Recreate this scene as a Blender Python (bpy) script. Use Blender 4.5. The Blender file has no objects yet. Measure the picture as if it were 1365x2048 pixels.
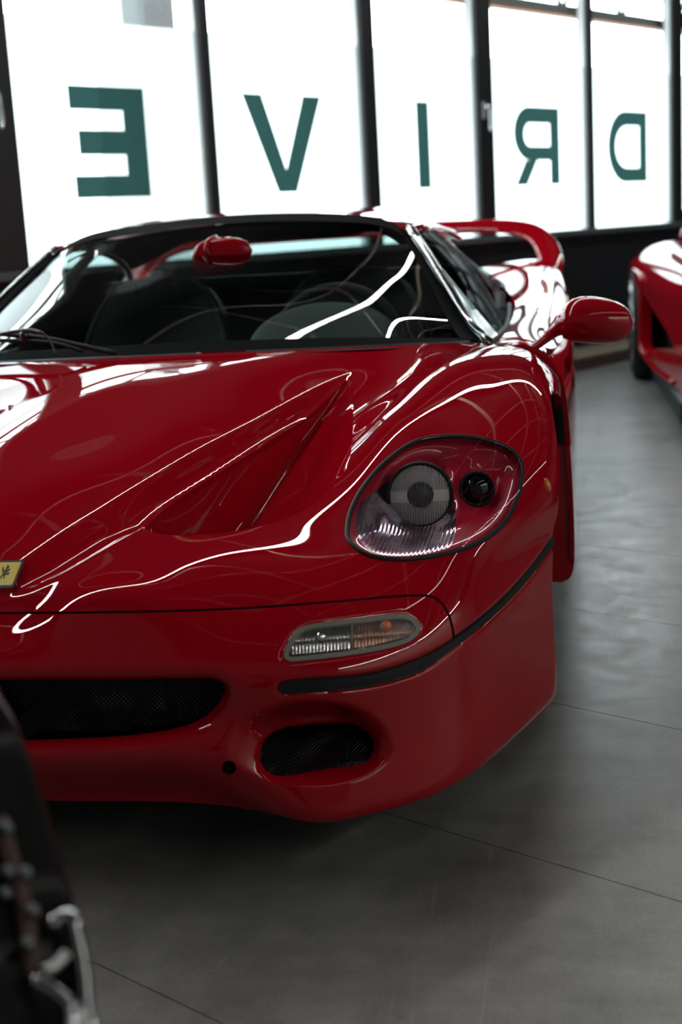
import bpy, bmesh, math, random
import numpy as np
from mathutils import Vector, Matrix
from mathutils.bvhtree import BVHTree
random.seed(7)
SC = bpy.context.scene
COL = SC.collection
# ------------------------------------------------------------------ camera (world = the red car's own axes: +X its left, +Y rearward, +Z up)
IW, IH, FPX = 1365.0, 2048.0, 2750.0
CAM_POS = np.array([0.93, -1.98, 1.07])
def camera_axes():
    roll = math.radians(3.26); t = math.tan(roll); hx, hy, vx = 3120.0, 310.0, 1112.0
    pitch = math.atan((IH/2 - (hy + t*(hx - IW/2)))*math.cos(roll)/FPX)
    up = np.array([-math.sin(roll)*math.cos(pitch), math.cos(roll)*math.cos(pitch), -math.sin(pitch)])
    y = np.array([vx - IW/2, -(hy + t*(hx - vx) - IH/2), FPX]); y /= np.linalg.norm(y)
    y = y - up*y.dot(up); y /= np.linalg.norm(y)
    return np.array([np.cross(up, y), y, up])
CR = camera_axes()
cam_data = bpy.data.cameras.new('camera'); cam = bpy.data.objects.new('camera', cam_data); COL.objects.link(cam)
mw = Matrix.Identity(4)
for i in range(3):
    mw[i][0] = CR[i, 0]; mw[i][1] = CR[i, 1]; mw[i][2] = -CR[i, 2]; mw[i][3] = CAM_POS[i]
cam.matrix_world = mw
cam_data.sensor_fit = 'VERTICAL'; cam_data.sensor_height = 36.0; cam_data.sensor_width = 24.0
cam_data.lens = FPX/IH*36.0
cam_data.clip_start = 0.05; cam_data.clip_end = 200
cam_data.dof.use_dof = True; cam_data.dof.focus_distance = 2.6; cam_data.dof.aperture_fstop = 3.2
SC.camera = cam
# ------------------------------------------------------------------ world, light, exposure
world = bpy.data.worlds.new('overcast_sky'); SC.world = world; world.use_nodes = True
wn = world.node_tree; wn.nodes.clear()
bg = wn.nodes.new('ShaderNodeBackground'); wo = wn.nodes.new('ShaderNodeOutputWorld')
bg.inputs['Color'].default_value = (0.90, 0.97, 1.0, 1); bg.inputs['Strength'].default_value = 9.5
wn.links.new(bg.outputs[0], wo.inputs[0])
SC.view_settings.view_transform = 'Standard'; SC.view_settings.look = 'None'
SC.view_settings.exposure = 0.32; SC.view_settings.gamma = 1.0; SC.view_settings.use_curve_mapping = False
SC.cycles.max_bounces = 10; SC.cycles.diffuse_bounces = 4; SC.cycles.glossy_bounces = 5
SC.cycles.transmission_bounces = 8; SC.cycles.transparent_max_bounces = 16
SC.cycles.sample_clamp_indirect = 6.0; SC.cycles.caustics_reflective = False; SC.cycles.caustics_refractive = False
# ------------------------------------------------------------------ room frame: window wall direction RA, outward normal RN, through RP
RP = np.array([1.193, 8.416, 0.0]); RA = np.array([0.530, 0.848, 0.0]); RN = np.array([-0.848, 0.530, 0.0])
RA /= np.linalg.norm(RA); RN /= np.linalg.norm(RN); UPV = np.array([0, 0, 1.0])
def room(w, n, z): return RP + RA*w + RN*n + UPV*z
WIN_Z0, WIN_Z1, CEIL = 0.94, 2.70, 4.3
portal_data = bpy.data.lights.new('window_portal', 'AREA'); portal_data.shape = 'RECTANGLE'
portal_data.size = 12.6; portal_data.size_y = WIN_Z1 - WIN_Z0; portal_data.cycles.is_portal = True
portal = bpy.data.objects.new('window_portal', portal_data); COL.objects.link(portal)
pm = Matrix.Identity(4); pc = room(-1.9, -0.16, (WIN_Z0 + WIN_Z1)/2)
for i in range(3):
    pm[i][0] = RA[i]; pm[i][1] = UPV[i]; pm[i][2] = RN[i]; pm[i][3] = pc[i]
portal.matrix_world = pm
# ------------------------------------------------------------------ pixel <-> place helpers
def ray(px, py): return CR @ np.array([px - IW/2, -(py - IH/2), FPX])
def at(px, py, **k):
    d = ray(px, py); (ax, v), = k.items(); i = 'XYZ'.index(ax)
    return CAM_POS + d*((v - CAM_POS[i])/d[i])
def atd(px, py, dist):
    d = ray(px, py); return CAM_POS + d/np.linalg.norm(d)*dist
def proj(P):
    c = (np.asarray(P) - CAM_POS) @ CR
    return np.stack([IW/2 + FPX*c[..., 0]/c[..., 2], IH/2 - FPX*c[..., 1]/c[..., 2]], -1)
# ------------------------------------------------------------------ materials
MATS = {}
def nodes_of(name):
    m = bpy.data.materials.new(name); m.use_nodes = True; MATS[name] = m
    return m, m.node_tree.nodes, m.node_tree.links, m.node_tree.nodes['Principled BSDF']
def mat(name, color, rough=0.5, metal=0.0, coat=0.0, coat_rough=0.03, spec=0.5, trans=0.0, ior=1.45, emit=None, estr=0.0, noise=None, bump=None, film=None):
    m, N, L, b = nodes_of(name)
    b.inputs['Base Color'].default_value = (*color, 1); b.inputs['Roughness'].default_value = rough
    b.inputs['Metallic'].default_value = metal; b.inputs['Coat Weight'].default_value = coat
    b.inputs['Coat Roughness'].default_value = coat_rough; b.inputs['Specular IOR Level'].default_value = spec
    b.inputs['Transmission Weight'].default_value = trans; b.inputs['IOR'].default_value = ior
    if emit: b.inputs['Emission Color'].default_value = (*emit, 1); b.inputs['Emission Strength'].default_value = estr
    if film: b.inputs['Thin Film Thickness'].default_value = film; b.inputs['Thin Film IOR'].default_value = 1.6
    if noise:
        tc = N.new('ShaderNodeTexCoord'); n = N.new('ShaderNodeTexNoise'); n.inputs['Scale'].default_value = noise[0]; n.inputs['Detail'].default_value = 6
        mx = N.new('ShaderNodeMix'); mx.data_type = 'RGBA'; mx.inputs['A'].default_value = (*color, 1); mx.inputs['B'].default_value = (*noise[1], 1)
        L.new(tc.outputs['Object'], n.inputs['Vector']); L.new(n.outputs['Fac'], mx.inputs['Factor']); L.new(mx.outputs['Result'], b.inputs['Base Color'])
    if bump:
        tc = N.new('ShaderNodeTexCoord'); n = N.new('ShaderNodeTexNoise'); n.inputs['Scale'].default_value = bump[0]; n.inputs['Detail'].default_value = 4
        bp = N.new('ShaderNodeBump'); bp.inputs['Strength'].default_value = bump[1]; bp.inputs['Distance'].default_value = 0.002
        L.new(tc.outputs['Object'], n.inputs['Vector']); L.new(n.outputs['Fac'], bp.inputs['Height']); L.new(bp.outputs['Normal'], b.inputs['Normal'])
    return m
def glass_mat(name, tint, refl_rough=0.0, ior=1.5, film=None, opac=0.0, opac_col=(0, 0, 0), refl=1.0):
    # thin clear sheet: straight-through tint plus Fresnel reflection (no refraction: the sheet is a single skin)
    m, N, L, b = nodes_of(name); N.remove(b)
    out = N['Material Output']; tr = N.new('ShaderNodeBsdfTransparent'); tr.inputs[0].default_value = (*tint, 1)
    gl = N.new('ShaderNodeBsdfGlossy'); gl.inputs['Roughness'].default_value = refl_rough
    fr = N.new('ShaderNodeFresnel'); fr.inputs[0].default_value = ior
    gm = N.new('ShaderNodeNewGeometry'); sw = N.new('ShaderNodeMath'); sw.operation = 'MULTIPLY_ADD'   # same Fresnel from either face of the sheet
    sw.inputs[1].default_value = 1.0/ior - ior; sw.inputs[2].default_value = ior; L.new(gm.outputs['Backfacing'], sw.inputs[0]); L.new(sw.outputs[0], fr.inputs[0])
    mx = N.new('ShaderNodeMixShader')
    if film:   # iridescent hard coat: reflection colour drifts over the sheet
        lw = N.new('ShaderNodeLayerWeight'); lw.inputs[0].default_value = 0.35
        tc = N.new('ShaderNodeTexCoord'); nz = N.new('ShaderNodeTexNoise'); nz.inputs['Scale'].default_value = 9.0
        ad = N.new('ShaderNodeMath'); ad.operation = 'MULTIPLY_ADD'; ad.inputs[1].default_value = 1.6
        cr = N.new('ShaderNodeValToRGB'); e = cr.color_ramp.elements
        e[0].position = 0.0; e[0].color = (1, 0.9, 0.9, 1); e[1].position = 1.0; e[1].color = (0.8, 0.9, 1, 1)
        for p, c in ((0.3, (1, 0.55, 0.85, 1)), (0.5, (0.6, 0.7, 1, 1)), (0.7, (1, 0.85, 0.6, 1)), (0.85, (1, 0.6, 0.95, 1))):
            q = e.new(p); q.color = c
        L.new(tc.outputs['Object'], nz.inputs['Vector']); L.new(nz.outputs['Fac'], ad.inputs[2]); L.new(lw.outputs['Facing'], ad.inputs[0])
        fc = N.new('ShaderNodeMath'); fc.operation = 'FRACT'; L.new(ad.outputs[0], fc.inputs[0]); L.new(fc.outputs[0], cr.inputs[0]); L.new(cr.outputs[0], gl.inputs[0])
    if refl < 1:   # mirror reflection weakened by hand so the side glass stays dark
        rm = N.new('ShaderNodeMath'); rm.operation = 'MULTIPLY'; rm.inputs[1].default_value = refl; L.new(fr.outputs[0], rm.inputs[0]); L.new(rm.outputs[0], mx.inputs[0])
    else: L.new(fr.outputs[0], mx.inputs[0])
    L.new(tr.outputs[0], mx.inputs[1]); L.new(gl.outputs[0], mx.inputs[2])
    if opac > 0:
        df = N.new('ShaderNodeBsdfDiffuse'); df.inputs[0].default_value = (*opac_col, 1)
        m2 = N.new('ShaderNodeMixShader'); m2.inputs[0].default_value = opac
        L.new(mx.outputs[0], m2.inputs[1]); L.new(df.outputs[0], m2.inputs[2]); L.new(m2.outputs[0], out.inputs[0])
    else: L.new(mx.outputs[0], out.inputs[0])
    return m
def film_mat(name, straight, through):
    # adhesive window film: part straight through, part scattered through
    m, N, L, b = nodes_of(name); N.remove(b); out = N['Material Output']
    tr = N.new('ShaderNodeBsdfTransparent'); tr.inputs[0].default_value = (*straight, 1)
    tl = N.new('ShaderNodeBsdfTranslucent'); tl.inputs[0].default_value = (*through, 1)
    ad = N.new('ShaderNodeAddShader'); L.new(tr.outputs[0], ad.inputs[0]); L.new(tl.outputs[0], ad.inputs[1]); L.new(ad.outputs[0], out.inputs[0])
    return m
def lamp_mat(name, color, strength):
    m, N, L, b = nodes_of(name); N.remove(b); e = N.new('ShaderNodeEmission')
    e.inputs[0].default_value = (*color, 1); e.inputs[1].default_value = strength; L.new(e.outputs[0], N['Material Output'].inputs[0]); return m
def floor_mat():
    m, N, L, b = nodes_of('concrete'); tc = N.new('ShaderNodeTexCoord')
    def noise(scale, detail, rough=0.6, dist=0.0):
        n = N.new('ShaderNodeTexNoise'); n.inputs['Scale'].default_value = scale; n.inputs['Detail'].default_value = detail
        n.inputs['Roughness'].default_value = rough; n.inputs['Distortion'].default_value = dist
        g = N.new('ShaderNodeNewGeometry'); L.new(g.outputs['Position'], n.inputs['Vector']); return n
    big = noise(1.3, 5, 0.6, 0.6); mid = noise(9, 8, 0.7); fine = noise(160, 3)
    r1 = N.new('ShaderNodeValToRGB'); r1.color_ramp.elements[0].position = 0.33; r1.color_ramp.elements[0].color = (0.155, 0.160, 0.158, 1)
    r1.color_ramp.elements[1].position = 0.70; r1.color_ramp.elements[1].color = (0.270, 0.272, 0.262, 1)
    L.new(big.outputs['Fac'], r1.inputs[0])
    def mul(a, fac, lo, hi):
        mr = N.new('ShaderNodeMapRange'); mr.inputs['To Min'].default_value = lo; mr.inputs['To Max'].default_value = hi
        mr.inputs['From Min'].default_value = 0.3; mr.inputs['From Max'].default_value = 0.7
        L.new(fac, mr.inputs[0]); mx = N.new('ShaderNodeMix'); mx.data_type = 'RGBA'; mx.blend_type = 'MULTIPLY'; mx.inputs['Factor'].default_value = 1
        L.new(a, mx.inputs['A']); L.new(mr.outputs[0], mx.inputs['B']); return mx.outputs['Result']
    def streak(rot, sx, sy, scale):
        g = N.new('ShaderNodeNewGeometry'); mp = N.new('ShaderNodeMapping'); mp.inputs['Rotation'].default_value = (0, 0, rot); mp.inputs['Scale'].default_value = (sx, sy, 1)
        n = N.new('ShaderNodeTexNoise'); n.inputs['Scale'].default_value = scale; n.inputs['Detail'].default_value = 5; n.inputs['Roughness'].default_value = 0.65
        L.new(g.outputs['Position'], mp.inputs['Vector']); L.new(mp.outputs['Vector'], n.inputs['Vector']); return n
    def scratch(rot, scale, width, gain, src):
        # sparse thin pale scuffs: narrow band of a stretched noise, broken up by a second one
        a = streak(rot, 1.0, 0.04, scale); b2 = streak(rot + .5, 1, 1, 1.7)
        d = N.new('ShaderNodeMath'); d.operation = 'SUBTRACT'; d.inputs[1].default_value = 0.5; L.new(a.outputs['Fac'], d.inputs[0])
        ab = N.new('ShaderNodeMath'); ab.operation = 'ABSOLUTE'; L.new(d.outputs[0], ab.inputs[0])
        lt = N.new('ShaderNodeMapRange'); lt.inputs['From Min'].default_value = 0; lt.inputs['From Max'].default_value = width; lt.inputs['To Min'].default_value = 1; lt.inputs['To Max'].default_value = 0; L.new(ab.outputs[0], lt.inputs[0])
        bm = N.new('ShaderNodeMapRange'); bm.inputs['From Min'].default_value = 0.52; bm.inputs['From Max'].default_value = 0.62; L.new(b2.outputs['Fac'], bm.inputs[0])
        m1 = N.new('ShaderNodeMath'); m1.operation = 'MULTIPLY'; L.new(lt.outputs[0], m1.inputs[0]); L.new(bm.outputs[0], m1.inputs[1])
        m2 = N.new('ShaderNodeMath'); m2.operation = 'MULTIPLY'; m2.inputs[1].default_value = gain; L.new(m1.outputs[0], m2.inputs[0])
        mx = N.new('ShaderNodeMix'); mx.data_type = 'RGBA'; mx.inputs['B'].default_value = (0.42, 0.42, 0.41, 1); L.new(m2.outputs[0], mx.inputs['Factor']); L.new(src, mx.inputs['A']); return mx.outputs['Result']
    c = mul(r1.outputs[0], mid.outputs['Fac'], 0.78, 1.20); c = mul(c, fine.outputs['Fac'], 0.88, 1.12)
    c = mul(c, streak(0.45, 1.0, 5.0, 2.2).outputs['Fac'], 0.86, 1.12); c = mul(c, streak(-0.5, 8.0, 1.2, 1.4).outputs['Fac'], 0.90, 1.08)
    c = scratch(0.6, 3.0, 0.004, 0.35, c); c = scratch(-0.25, 2.2, 0.003, 0.30, c)
    L.new(c, b.inputs['Base Color'])
    mr = N.new('ShaderNodeMapRange'); mr.inputs['To Min'].default_value = 0.26; mr.inputs['To Max'].default_value = 0.44; mr.inputs['From Min'].default_value = 0.3; mr.inputs['From Max'].default_value = 0.7
    L.new(mid.outputs['Fac'], mr.inputs[0]); L.new(mr.outputs[0], b.inputs['Roughness']); b.inputs['Specular IOR Level'].default_value = 0.35
    bp = N.new('ShaderNodeBump'); bp.inputs['Strength'].default_value = 0.12; bp.inputs['Distance'].default_value = 0.003
    L.new(fine.outputs['Fac'], bp.inputs['Height']); L.new(bp.outputs[0], b.inputs['Normal'])
    return m
def carbon_mat():
    m, N, L, b = nodes_of('carbon_fibre'); tc = N.new('ShaderNodeTexCoord'); ck = N.new('ShaderNodeTexChecker'); ck.inputs['Scale'].default_value = 160
    ck.inputs[1].default_value = (0.002, 0.002, 0.0025, 1); ck.inputs[2].default_value = (0.006, 0.0055, 0.0055, 1)
    L.new(tc.outputs['Object'], ck.inputs[0]); L.new(ck.outputs[0], b.inputs['Base Color']); b.inputs['Roughness'].default_value = 0.35
    b.inputs['Coat Weight'].default_value = 0.25; b.inputs['Coat Roughness'].default_value = 0.15; b.inputs['Specular IOR Level'].default_value = 0.1; return m
M = MATS
mat('red_paint', (0.38, 0.0015, 0.010), 0.5, 0.0, 1.0, 0.012, 0.0)
mat('dark_red', (0.36, 0.003, 0.012), 0.4, 0.0, 0.6, 0.05, 0.0)
mat('bowl_red', (0.52, 0.006, 0.035), 0.35, 0.0, 0.8, 0.05, 0.2)
mat('black_rubber', (0.012, 0.014, 0.015), 0.55, spec=0.35, bump=(400, 0.1))
mat('black_gloss', (0.006, 0.007, 0.008), 0.15, coat=1.0)
mat('black_matte', (0.006, 0.007, 0.008), 0.8, spec=0.1)
mat('chrome', (0.75, 0.77, 0.8), 0.08, 1.0)
mat('alloy', (0.55, 0.56, 0.58), 0.28, 1.0)
mat('steel_dark', (0.16, 0.18, 0.19), 0.35, 0.8)
mat('dish_silver', (0.93, 0.95, 0.96), 0.28, 0.35)
mat('mirror_chrome', (0.9, 0.9, 0.92), 0.02, 1.0)
mat('grey_gasket', (0.22, 0.21, 0.18), 0.5)
mat('orange_lens', (0.75, 0.16, 0.01), 0.2, coat=0.6)
mat('lamp_silver', (0.72, 0.74, 0.76), 0.18, 1.0)
mat('dark_glass', (0.004, 0.006, 0.007), 0.03, coat=1.0)
mat('leather_black', (0.034, 0.038, 0.038), 0.5, bump=(300, 0.2))
mat('dash_grey', (0.085, 0.098, 0.095), 0.65, bump=(500, 0.15))
mat('badge_yellow', (0.62, 0.50, 0.10), 0.3, 0.25, coat=0.8)
mat('badge_black', (0.006, 0.006, 0.008), 0.3)
mat('frame_black', (0.010, 0.013, 0.016), 0.42)
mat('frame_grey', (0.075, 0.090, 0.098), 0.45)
mat('wall_black', (0.008, 0.010, 0.013), 0.6, spec=0.25, bump=(60, 0.1))
mat('ceiling_dark', (0.018, 0.020, 0.022), 0.85)
mat('wall_grey', (0.20, 0.20, 0.195), 0.85, noise=(2.0, (0.16, 0.16, 0.16)))
mat('wall_white', (0.66, 0.65, 0.63), 0.85, noise=(2.0, (0.60, 0.60, 0.58)))
mat('steel_beam', (0.16, 0.19, 0.20), 0.6)
mat('beam_rust', (0.42, 0.24, 0.17), 0.7)
mat('wood_brown', (0.10, 0.055, 0.042), 0.55, noise=(14, (0.06, 0.035, 0.03)))
mat('wood_tan', (0.30, 0.26, 0.20), 0.5, noise=(10, (0.22, 0.19, 0.15)))
mat('rail_brown', (0.70, 0.60, 0.50), 0.6)
mat('tyre', (0.010, 0.011, 0.012), 0.7, spec=0.3, bump=(200, 0.2))
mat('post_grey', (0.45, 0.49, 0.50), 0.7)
mat('outdoor_ground', (0.35, 0.35, 0.34), 0.9)
mat('grime_panel', (0.16, 0.18, 0.19), 0.6, noise=(30, (0.35, 0.34, 0.34)))
mat('white_label', (0.7, 0.7, 0.68), 0.4)
floor_mat(); carbon_mat()
glass_mat('window_glass', (0.94, 0.98, 0.97))
glass_mat('windshield_glass', (0.60, 0.71, 0.69), ior=1.5)
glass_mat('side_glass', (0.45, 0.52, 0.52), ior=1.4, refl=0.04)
glass_mat('lamp_cover', (0.93, 0.90, 0.92), ior=1.5, film=True)
glass_mat('ribbed_glass', (0.90, 0.90, 0.88), refl_rough=0.05, ior=1.6, opac=0.07, opac_col=(0.75, 0.76, 0.75))
glass_mat('lamp_lens', (0.92, 0.93, 0.93), refl_rough=0.12, ior=1.8, opac=0.85, opac_col=(0.96, 0.98, 0.99))  # white mixed into the glass stands in for brightness from the dish
glass_mat('flute_shade', (0.92, 0.92, 0.92), refl_rough=0.1, ior=1.9, opac=0.35, opac_col=(0.25, 0.26, 0.26))  # grey bars paint the dark lines seen between the lens ribs
film_mat('frosted_film', (0.15, 0.16, 0.16), (0.25, 0.268, 0.268))
film_mat('green_film', (0.006, 0.016, 0.015), (0.009, 0.022, 0.020))
def iridescent_mat():
    m, N, L, b = nodes_of('iridescent_silver'); tc = N.new('ShaderNodeTexCoord'); n = N.new('ShaderNodeTexNoise'); n.inputs['Scale'].default_value = 16.0; n.inputs['Detail'].default_value = 1.0; n.inputs['Distortion'].default_value = 1.2
    cr = N.new('ShaderNodeValToRGB'); e = cr.color_ramp.elements; e[0].position = 0.25; e[0].color = (0.55, 0.62, 0.75, 1); e[1].position = 0.78; e[1].color = (0.75, 0.62, 0.45, 1)
    for p, c in ((0.40, (0.80, 0.80, 0.82, 1)), (0.50, (0.72, 0.40, 0.62, 1)), (0.60, (0.80, 0.78, 0.80, 1)), (0.68, (0.55, 0.45, 0.75, 1))):
        q = e.new(p); q.color = c
    L.new(tc.outputs['Object'], n.inputs['Vector']); L.new(n.outputs['Fac'], cr.inputs[0]); L.new(cr.outputs[0], b.inputs['Base Color']); b.inputs['Metallic'].default_value = 1.0; b.inputs['Roughness'].default_value = 0.16
iridescent_mat()
lamp_mat('led_front_fill', (1.0, 0.96, 0.90), 40.0)
lamp_mat('led', (1.0, 0.97, 0.92), 40.0); lamp_mat('led_soft', (1.0, 0.96, 0.90), 6.0)
# ------------------------------------------------------------------ mesh helpers
def link(o, parent=None):
    COL.objects.link(o)
    if parent is not None:
        o.parent = parent
        if parent.type == 'EMPTY': o.matrix_parent_inverse = Matrix.Translation(-Vector(parent.location))
    return o
def mk(name, V, F, m, parent=None, smooth=True, normals=None):
    me = bpy.data.meshes.new(name); me.from_pydata([tuple(map(float, v)) for v in V], [], [tuple(map(int, f)) for f in F])
    me.validate(clean_customdata=False); me.update()
    if m: me.materials.append(M[m] if isinstance(m, str) else m)
    if smooth: me.polygons.foreach_set('use_smooth', [True]*len(me.polygons))
    if normals is not None and len(me.vertices) == len(normals): me.normals_split_custom_set_from_vertices([tuple(map(float, n)) for n in normals])
    o = bpy.data.objects.new(name, me); return link(o, parent)
def empty(name, loc=(0, 0, 0), label=None, cat=None, group=None):
    o = bpy.data.objects.new(name, None); o.location = loc; o.empty_display_size = 0.1; link(o)
    return tag(o, label, cat, group)
def group_part(name, parent=None):
    # a part that is itself made of pieces
    o = bpy.data.objects.new(name, None); o.empty_display_size = 0.1; return link(o, parent)
def tag(o, label=None, cat=None, group=None, kind=None):
    for k, v in (('label', label), ('category', cat), ('group', group), ('kind', kind)):
        if v: o[k] = v
    return o
def boxmesh(axes, c, s):
    a, b, d = [np.asarray(x, float) for x in axes]; c = np.asarray(c, float)
    V = [c + a*(i*s[0]/2) + b*(j*s[1]/2) + d*(k*s[2]/2) for i in (-1, 1) for j in (-1, 1) for k in (-1, 1)]
    F = [(0, 1, 3, 2), (4, 6, 7, 5), (0, 4, 5, 1), (2, 3, 7, 6), (0, 2, 6, 4), (1, 5, 7, 3)]
    return V, F
WAX = (np.array([1.0, 0, 0]), np.array([0, 1.0, 0]), UPV)
RAX = (RA, RN, UPV)
def box(name, c, s, m, parent=None, axes=WAX, bevel=0.0):
    V, F = boxmesh(axes, c, s); o = mk(name, V, F, m, parent, smooth=False)
    if bevel:
        b = o.modifiers.new('bevel', 'BEVEL'); b.width = bevel; b.segments = 3
    return o
def rbox(name, w0, w1, n0, n1, z0, z1, m, parent=None, bevel=0.0):
    return box(name, room((w0+w1)/2, (n0+n1)/2, (z0+z1)/2), (abs(w1-w0), abs(n1-n0), abs(z1-z0)), m, parent, RAX, bevel)
def bspl(P, n, ext=0, alpha=1.0):
    # smooth curve/surface along axis 0 through the control points (quasi-interpolating cubic B-spline); returns n samples per span
    P = np.asarray(P, float); Q = P.copy()
    def pad(A): return np.concatenate([[2*A[0]-A[1]], A, [2*A[-1]-A[-2]]])
    for _ in range(12):
        A = pad(Q); Q = Q + alpha*(P - (A[:-2] + 4*A[1:-1] + A[2:])/6)
    A = pad(Q); out = []; m = len(P) - 1
    for i in range(m):
        for t in np.linspace(0, 1, n, endpoint=False):
            b = np.array([(1-t)**3, 3*t**3-6*t**2+4, -3*t**3+3*t**2+3*t+1, t**3])/6
            out.append(np.tensordot(b, A[i:i+4], 1))
    out.append(P[-1]*0 + (A[-3]+4*A[-2]+A[-1])/6)
    return np.array(out)
def patch_grid(ctrl, nr=8, nc=8):
    g = bspl(np.asarray(ctrl, float), nr); g = bspl(np.swapaxes(g, 0, 1), nc); return np.swapaxes(g, 0, 1)
def grid_faces(r, c, flip=False, closed=False):
    F = []
    for i in range(r-1):
        for j in range(c if closed else c-1):
            k = (j+1) % c; q = (i*c+j, i*c+k, (i+1)*c+k, (i+1)*c+j); F.append(q[::-1] if flip else q)
    return F
def grid_normals(G, flip=False):
    du = np.gradient(G, axis=1); dv = np.gradient(G, axis=0); n = np.cross(du, dv)
    n /= np.linalg.norm(n, axis=-1, keepdims=True) + 1e-12; return -n if flip else n
def mirror_vf(V, F): 
    V2 = np.array(V, float); V2[:, 0] *= -1; return V2, [tuple(f)[::-1] for f in F]
def join(*parts):
    V, F, o = [], [], 0
    for v, f in parts: V += list(v); F += [tuple(i+o for i in q) for q in f]; o += len(v)
    return V, F
def patch(name, ctrl, m, parent=None, nr=8, nc=8, flip=False, thick=0.0, mirror=False):
    G = patch_grid(ctrl, nr, nc); r, c = G.shape[:2]; V = G.reshape(-1, 3); F = grid_faces(r, c, flip)
    if mirror: V, F = join((V, F), mirror_vf(V, F))
    o = mk(name, V, F, m, parent)
    if thick:
        s = o.modifiers.new('solid', 'SOLIDIFY'); s.thickness = thick; s.offset = -1
    return o
def tube_vf(path, rad, n=10, closed=False, caps=True, flat=None):
    P = np.asarray(path, float); m = len(P); R = np.full(m, rad) if np.isscalar(rad) else np.asarray(rad, float)
    if closed: T = np.roll(P, -1, 0) - np.roll(P, 1, 0)
    else: T = np.gradient(P, axis=0)
    T /= np.linalg.norm(T, axis=1, keepdims=True) + 1e-12
    u = np.cross(T[0], [0, 0, 1.0]); u = u if np.linalg.norm(u) > 1e-3 else np.array([1.0, 0, 0]); V = []
    for i in range(m):
        u = u - T[i]*u.dot(T[i]); u /= np.linalg.norm(u) + 1e-12; w = np.cross(T[i], u)
        for k in range(n):
            a = 2*math.pi*k/n; V.append(P[i] + R[i]*(math.cos(a)*u + math.sin(a)*w*(flat or 1.0)))
    F = grid_faces(m, n, False, True)
    if closed: F += [((m-1)*n+j, (m-1)*n+(j+1) % n, (j+1) % n, j) for j in range(n)]
    elif caps: F += [tuple(range(n))[::-1], tuple(range((m-1)*n, m*n))]
    return V, F
def tube(name, path, rad, m, parent=None, n=10, closed=False, flat=None):
    return mk(name, *tube_vf(path, rad, n, closed, True, flat), m, parent)
def frame_of(axis, hint=(0, 0, 1)):
    a = np.asarray(axis, float); a /= np.linalg.norm(a); u = np.cross(hint, a)
    if np.linalg.norm(u) < 1e-4: u = np.cross((0, 1, 0), a)
    u /= np.linalg.norm(u); return u, np.cross(a, u), a
def lathe_vf(prof, c, axis, n=40, hint=(0, 0, 1)):
    u, w, a = frame_of(axis, hint); c = np.asarray(c, float); V = []
    for r, h in prof:
        for k in range(n):
            t = 2*math.pi*k/n; V.append(c + a*h + r*(math.cos(t)*u + math.sin(t)*w))
    return V, grid_faces(len(prof), n, False, True)
def lathe(name, prof, c, axis, m, parent=None, n=40, smooth=True):
    return mk(name, *lathe_vf(prof, c, axis, n), m, parent, smooth)
def poly_sdf(Q, poly):
    # signed distance (pixels), positive inside
    Q = np.asarray(Q, float); A = np.asarray(poly, float); B = np.roll(A, -1, 0); d = np.full(len(Q), 1e18); ins = np.zeros(len(Q), bool)
    for a, b in zip(A, B):
        ab = b - a; t = np.clip(((Q-a) @ ab)/max(ab @ ab, 1e-9), 0, 1); e = Q - a - t[:, None]*ab; d = np.minimum(d, (e*e).sum(1))
        cr = (a[1] > Q[:, 1]) != (b[1] > Q[:, 1])
        with np.errstate(divide='ignore', invalid='ignore'):
            ins ^= cr & (Q[:, 0] < (b[0]-a[0])*(Q[:, 1]-a[1])/(b[1]-a[1]) + a[0])
    return np.where(ins, 1, -1)*np.sqrt(d)
def line_dist(Q, line):
    Q = np.asarray(Q, float); A = np.asarray(line, float); best = np.full(len(Q), 1e18); side = np.zeros(len(Q))
    for a, b in zip(A[:-1], A[1:]):
        ab = b - a; t = np.clip(((Q-a) @ ab)/max(ab @ ab, 1e-9), 0, 1); e = Q - a - t[:, None]*ab; d2 = (e*e).sum(1)
        s = np.sign(ab[0]*(Q[:, 1]-a[1]) - ab[1]*(Q[:, 0]-a[0])); k = d2 < best; best = np.where(k, d2, best); side = np.where(k, s, side)
    return np.sqrt(best), side
def smooth_poly(pts, n=6):
    P = np.asarray(pts, float); k = 3; Q = np.concatenate([P[-k:], P, P[:k+1]]); S = bspl(Q, n); return S[k*n:(k+len(P))*n]
def smooth_line(pts, n=6): return bspl(np.asarray(pts, float), n)
def sstep(a, b, x):
    t = np.clip((x-a)/(b-a), 0, 1); return t*t*(3-2*t)
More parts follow.
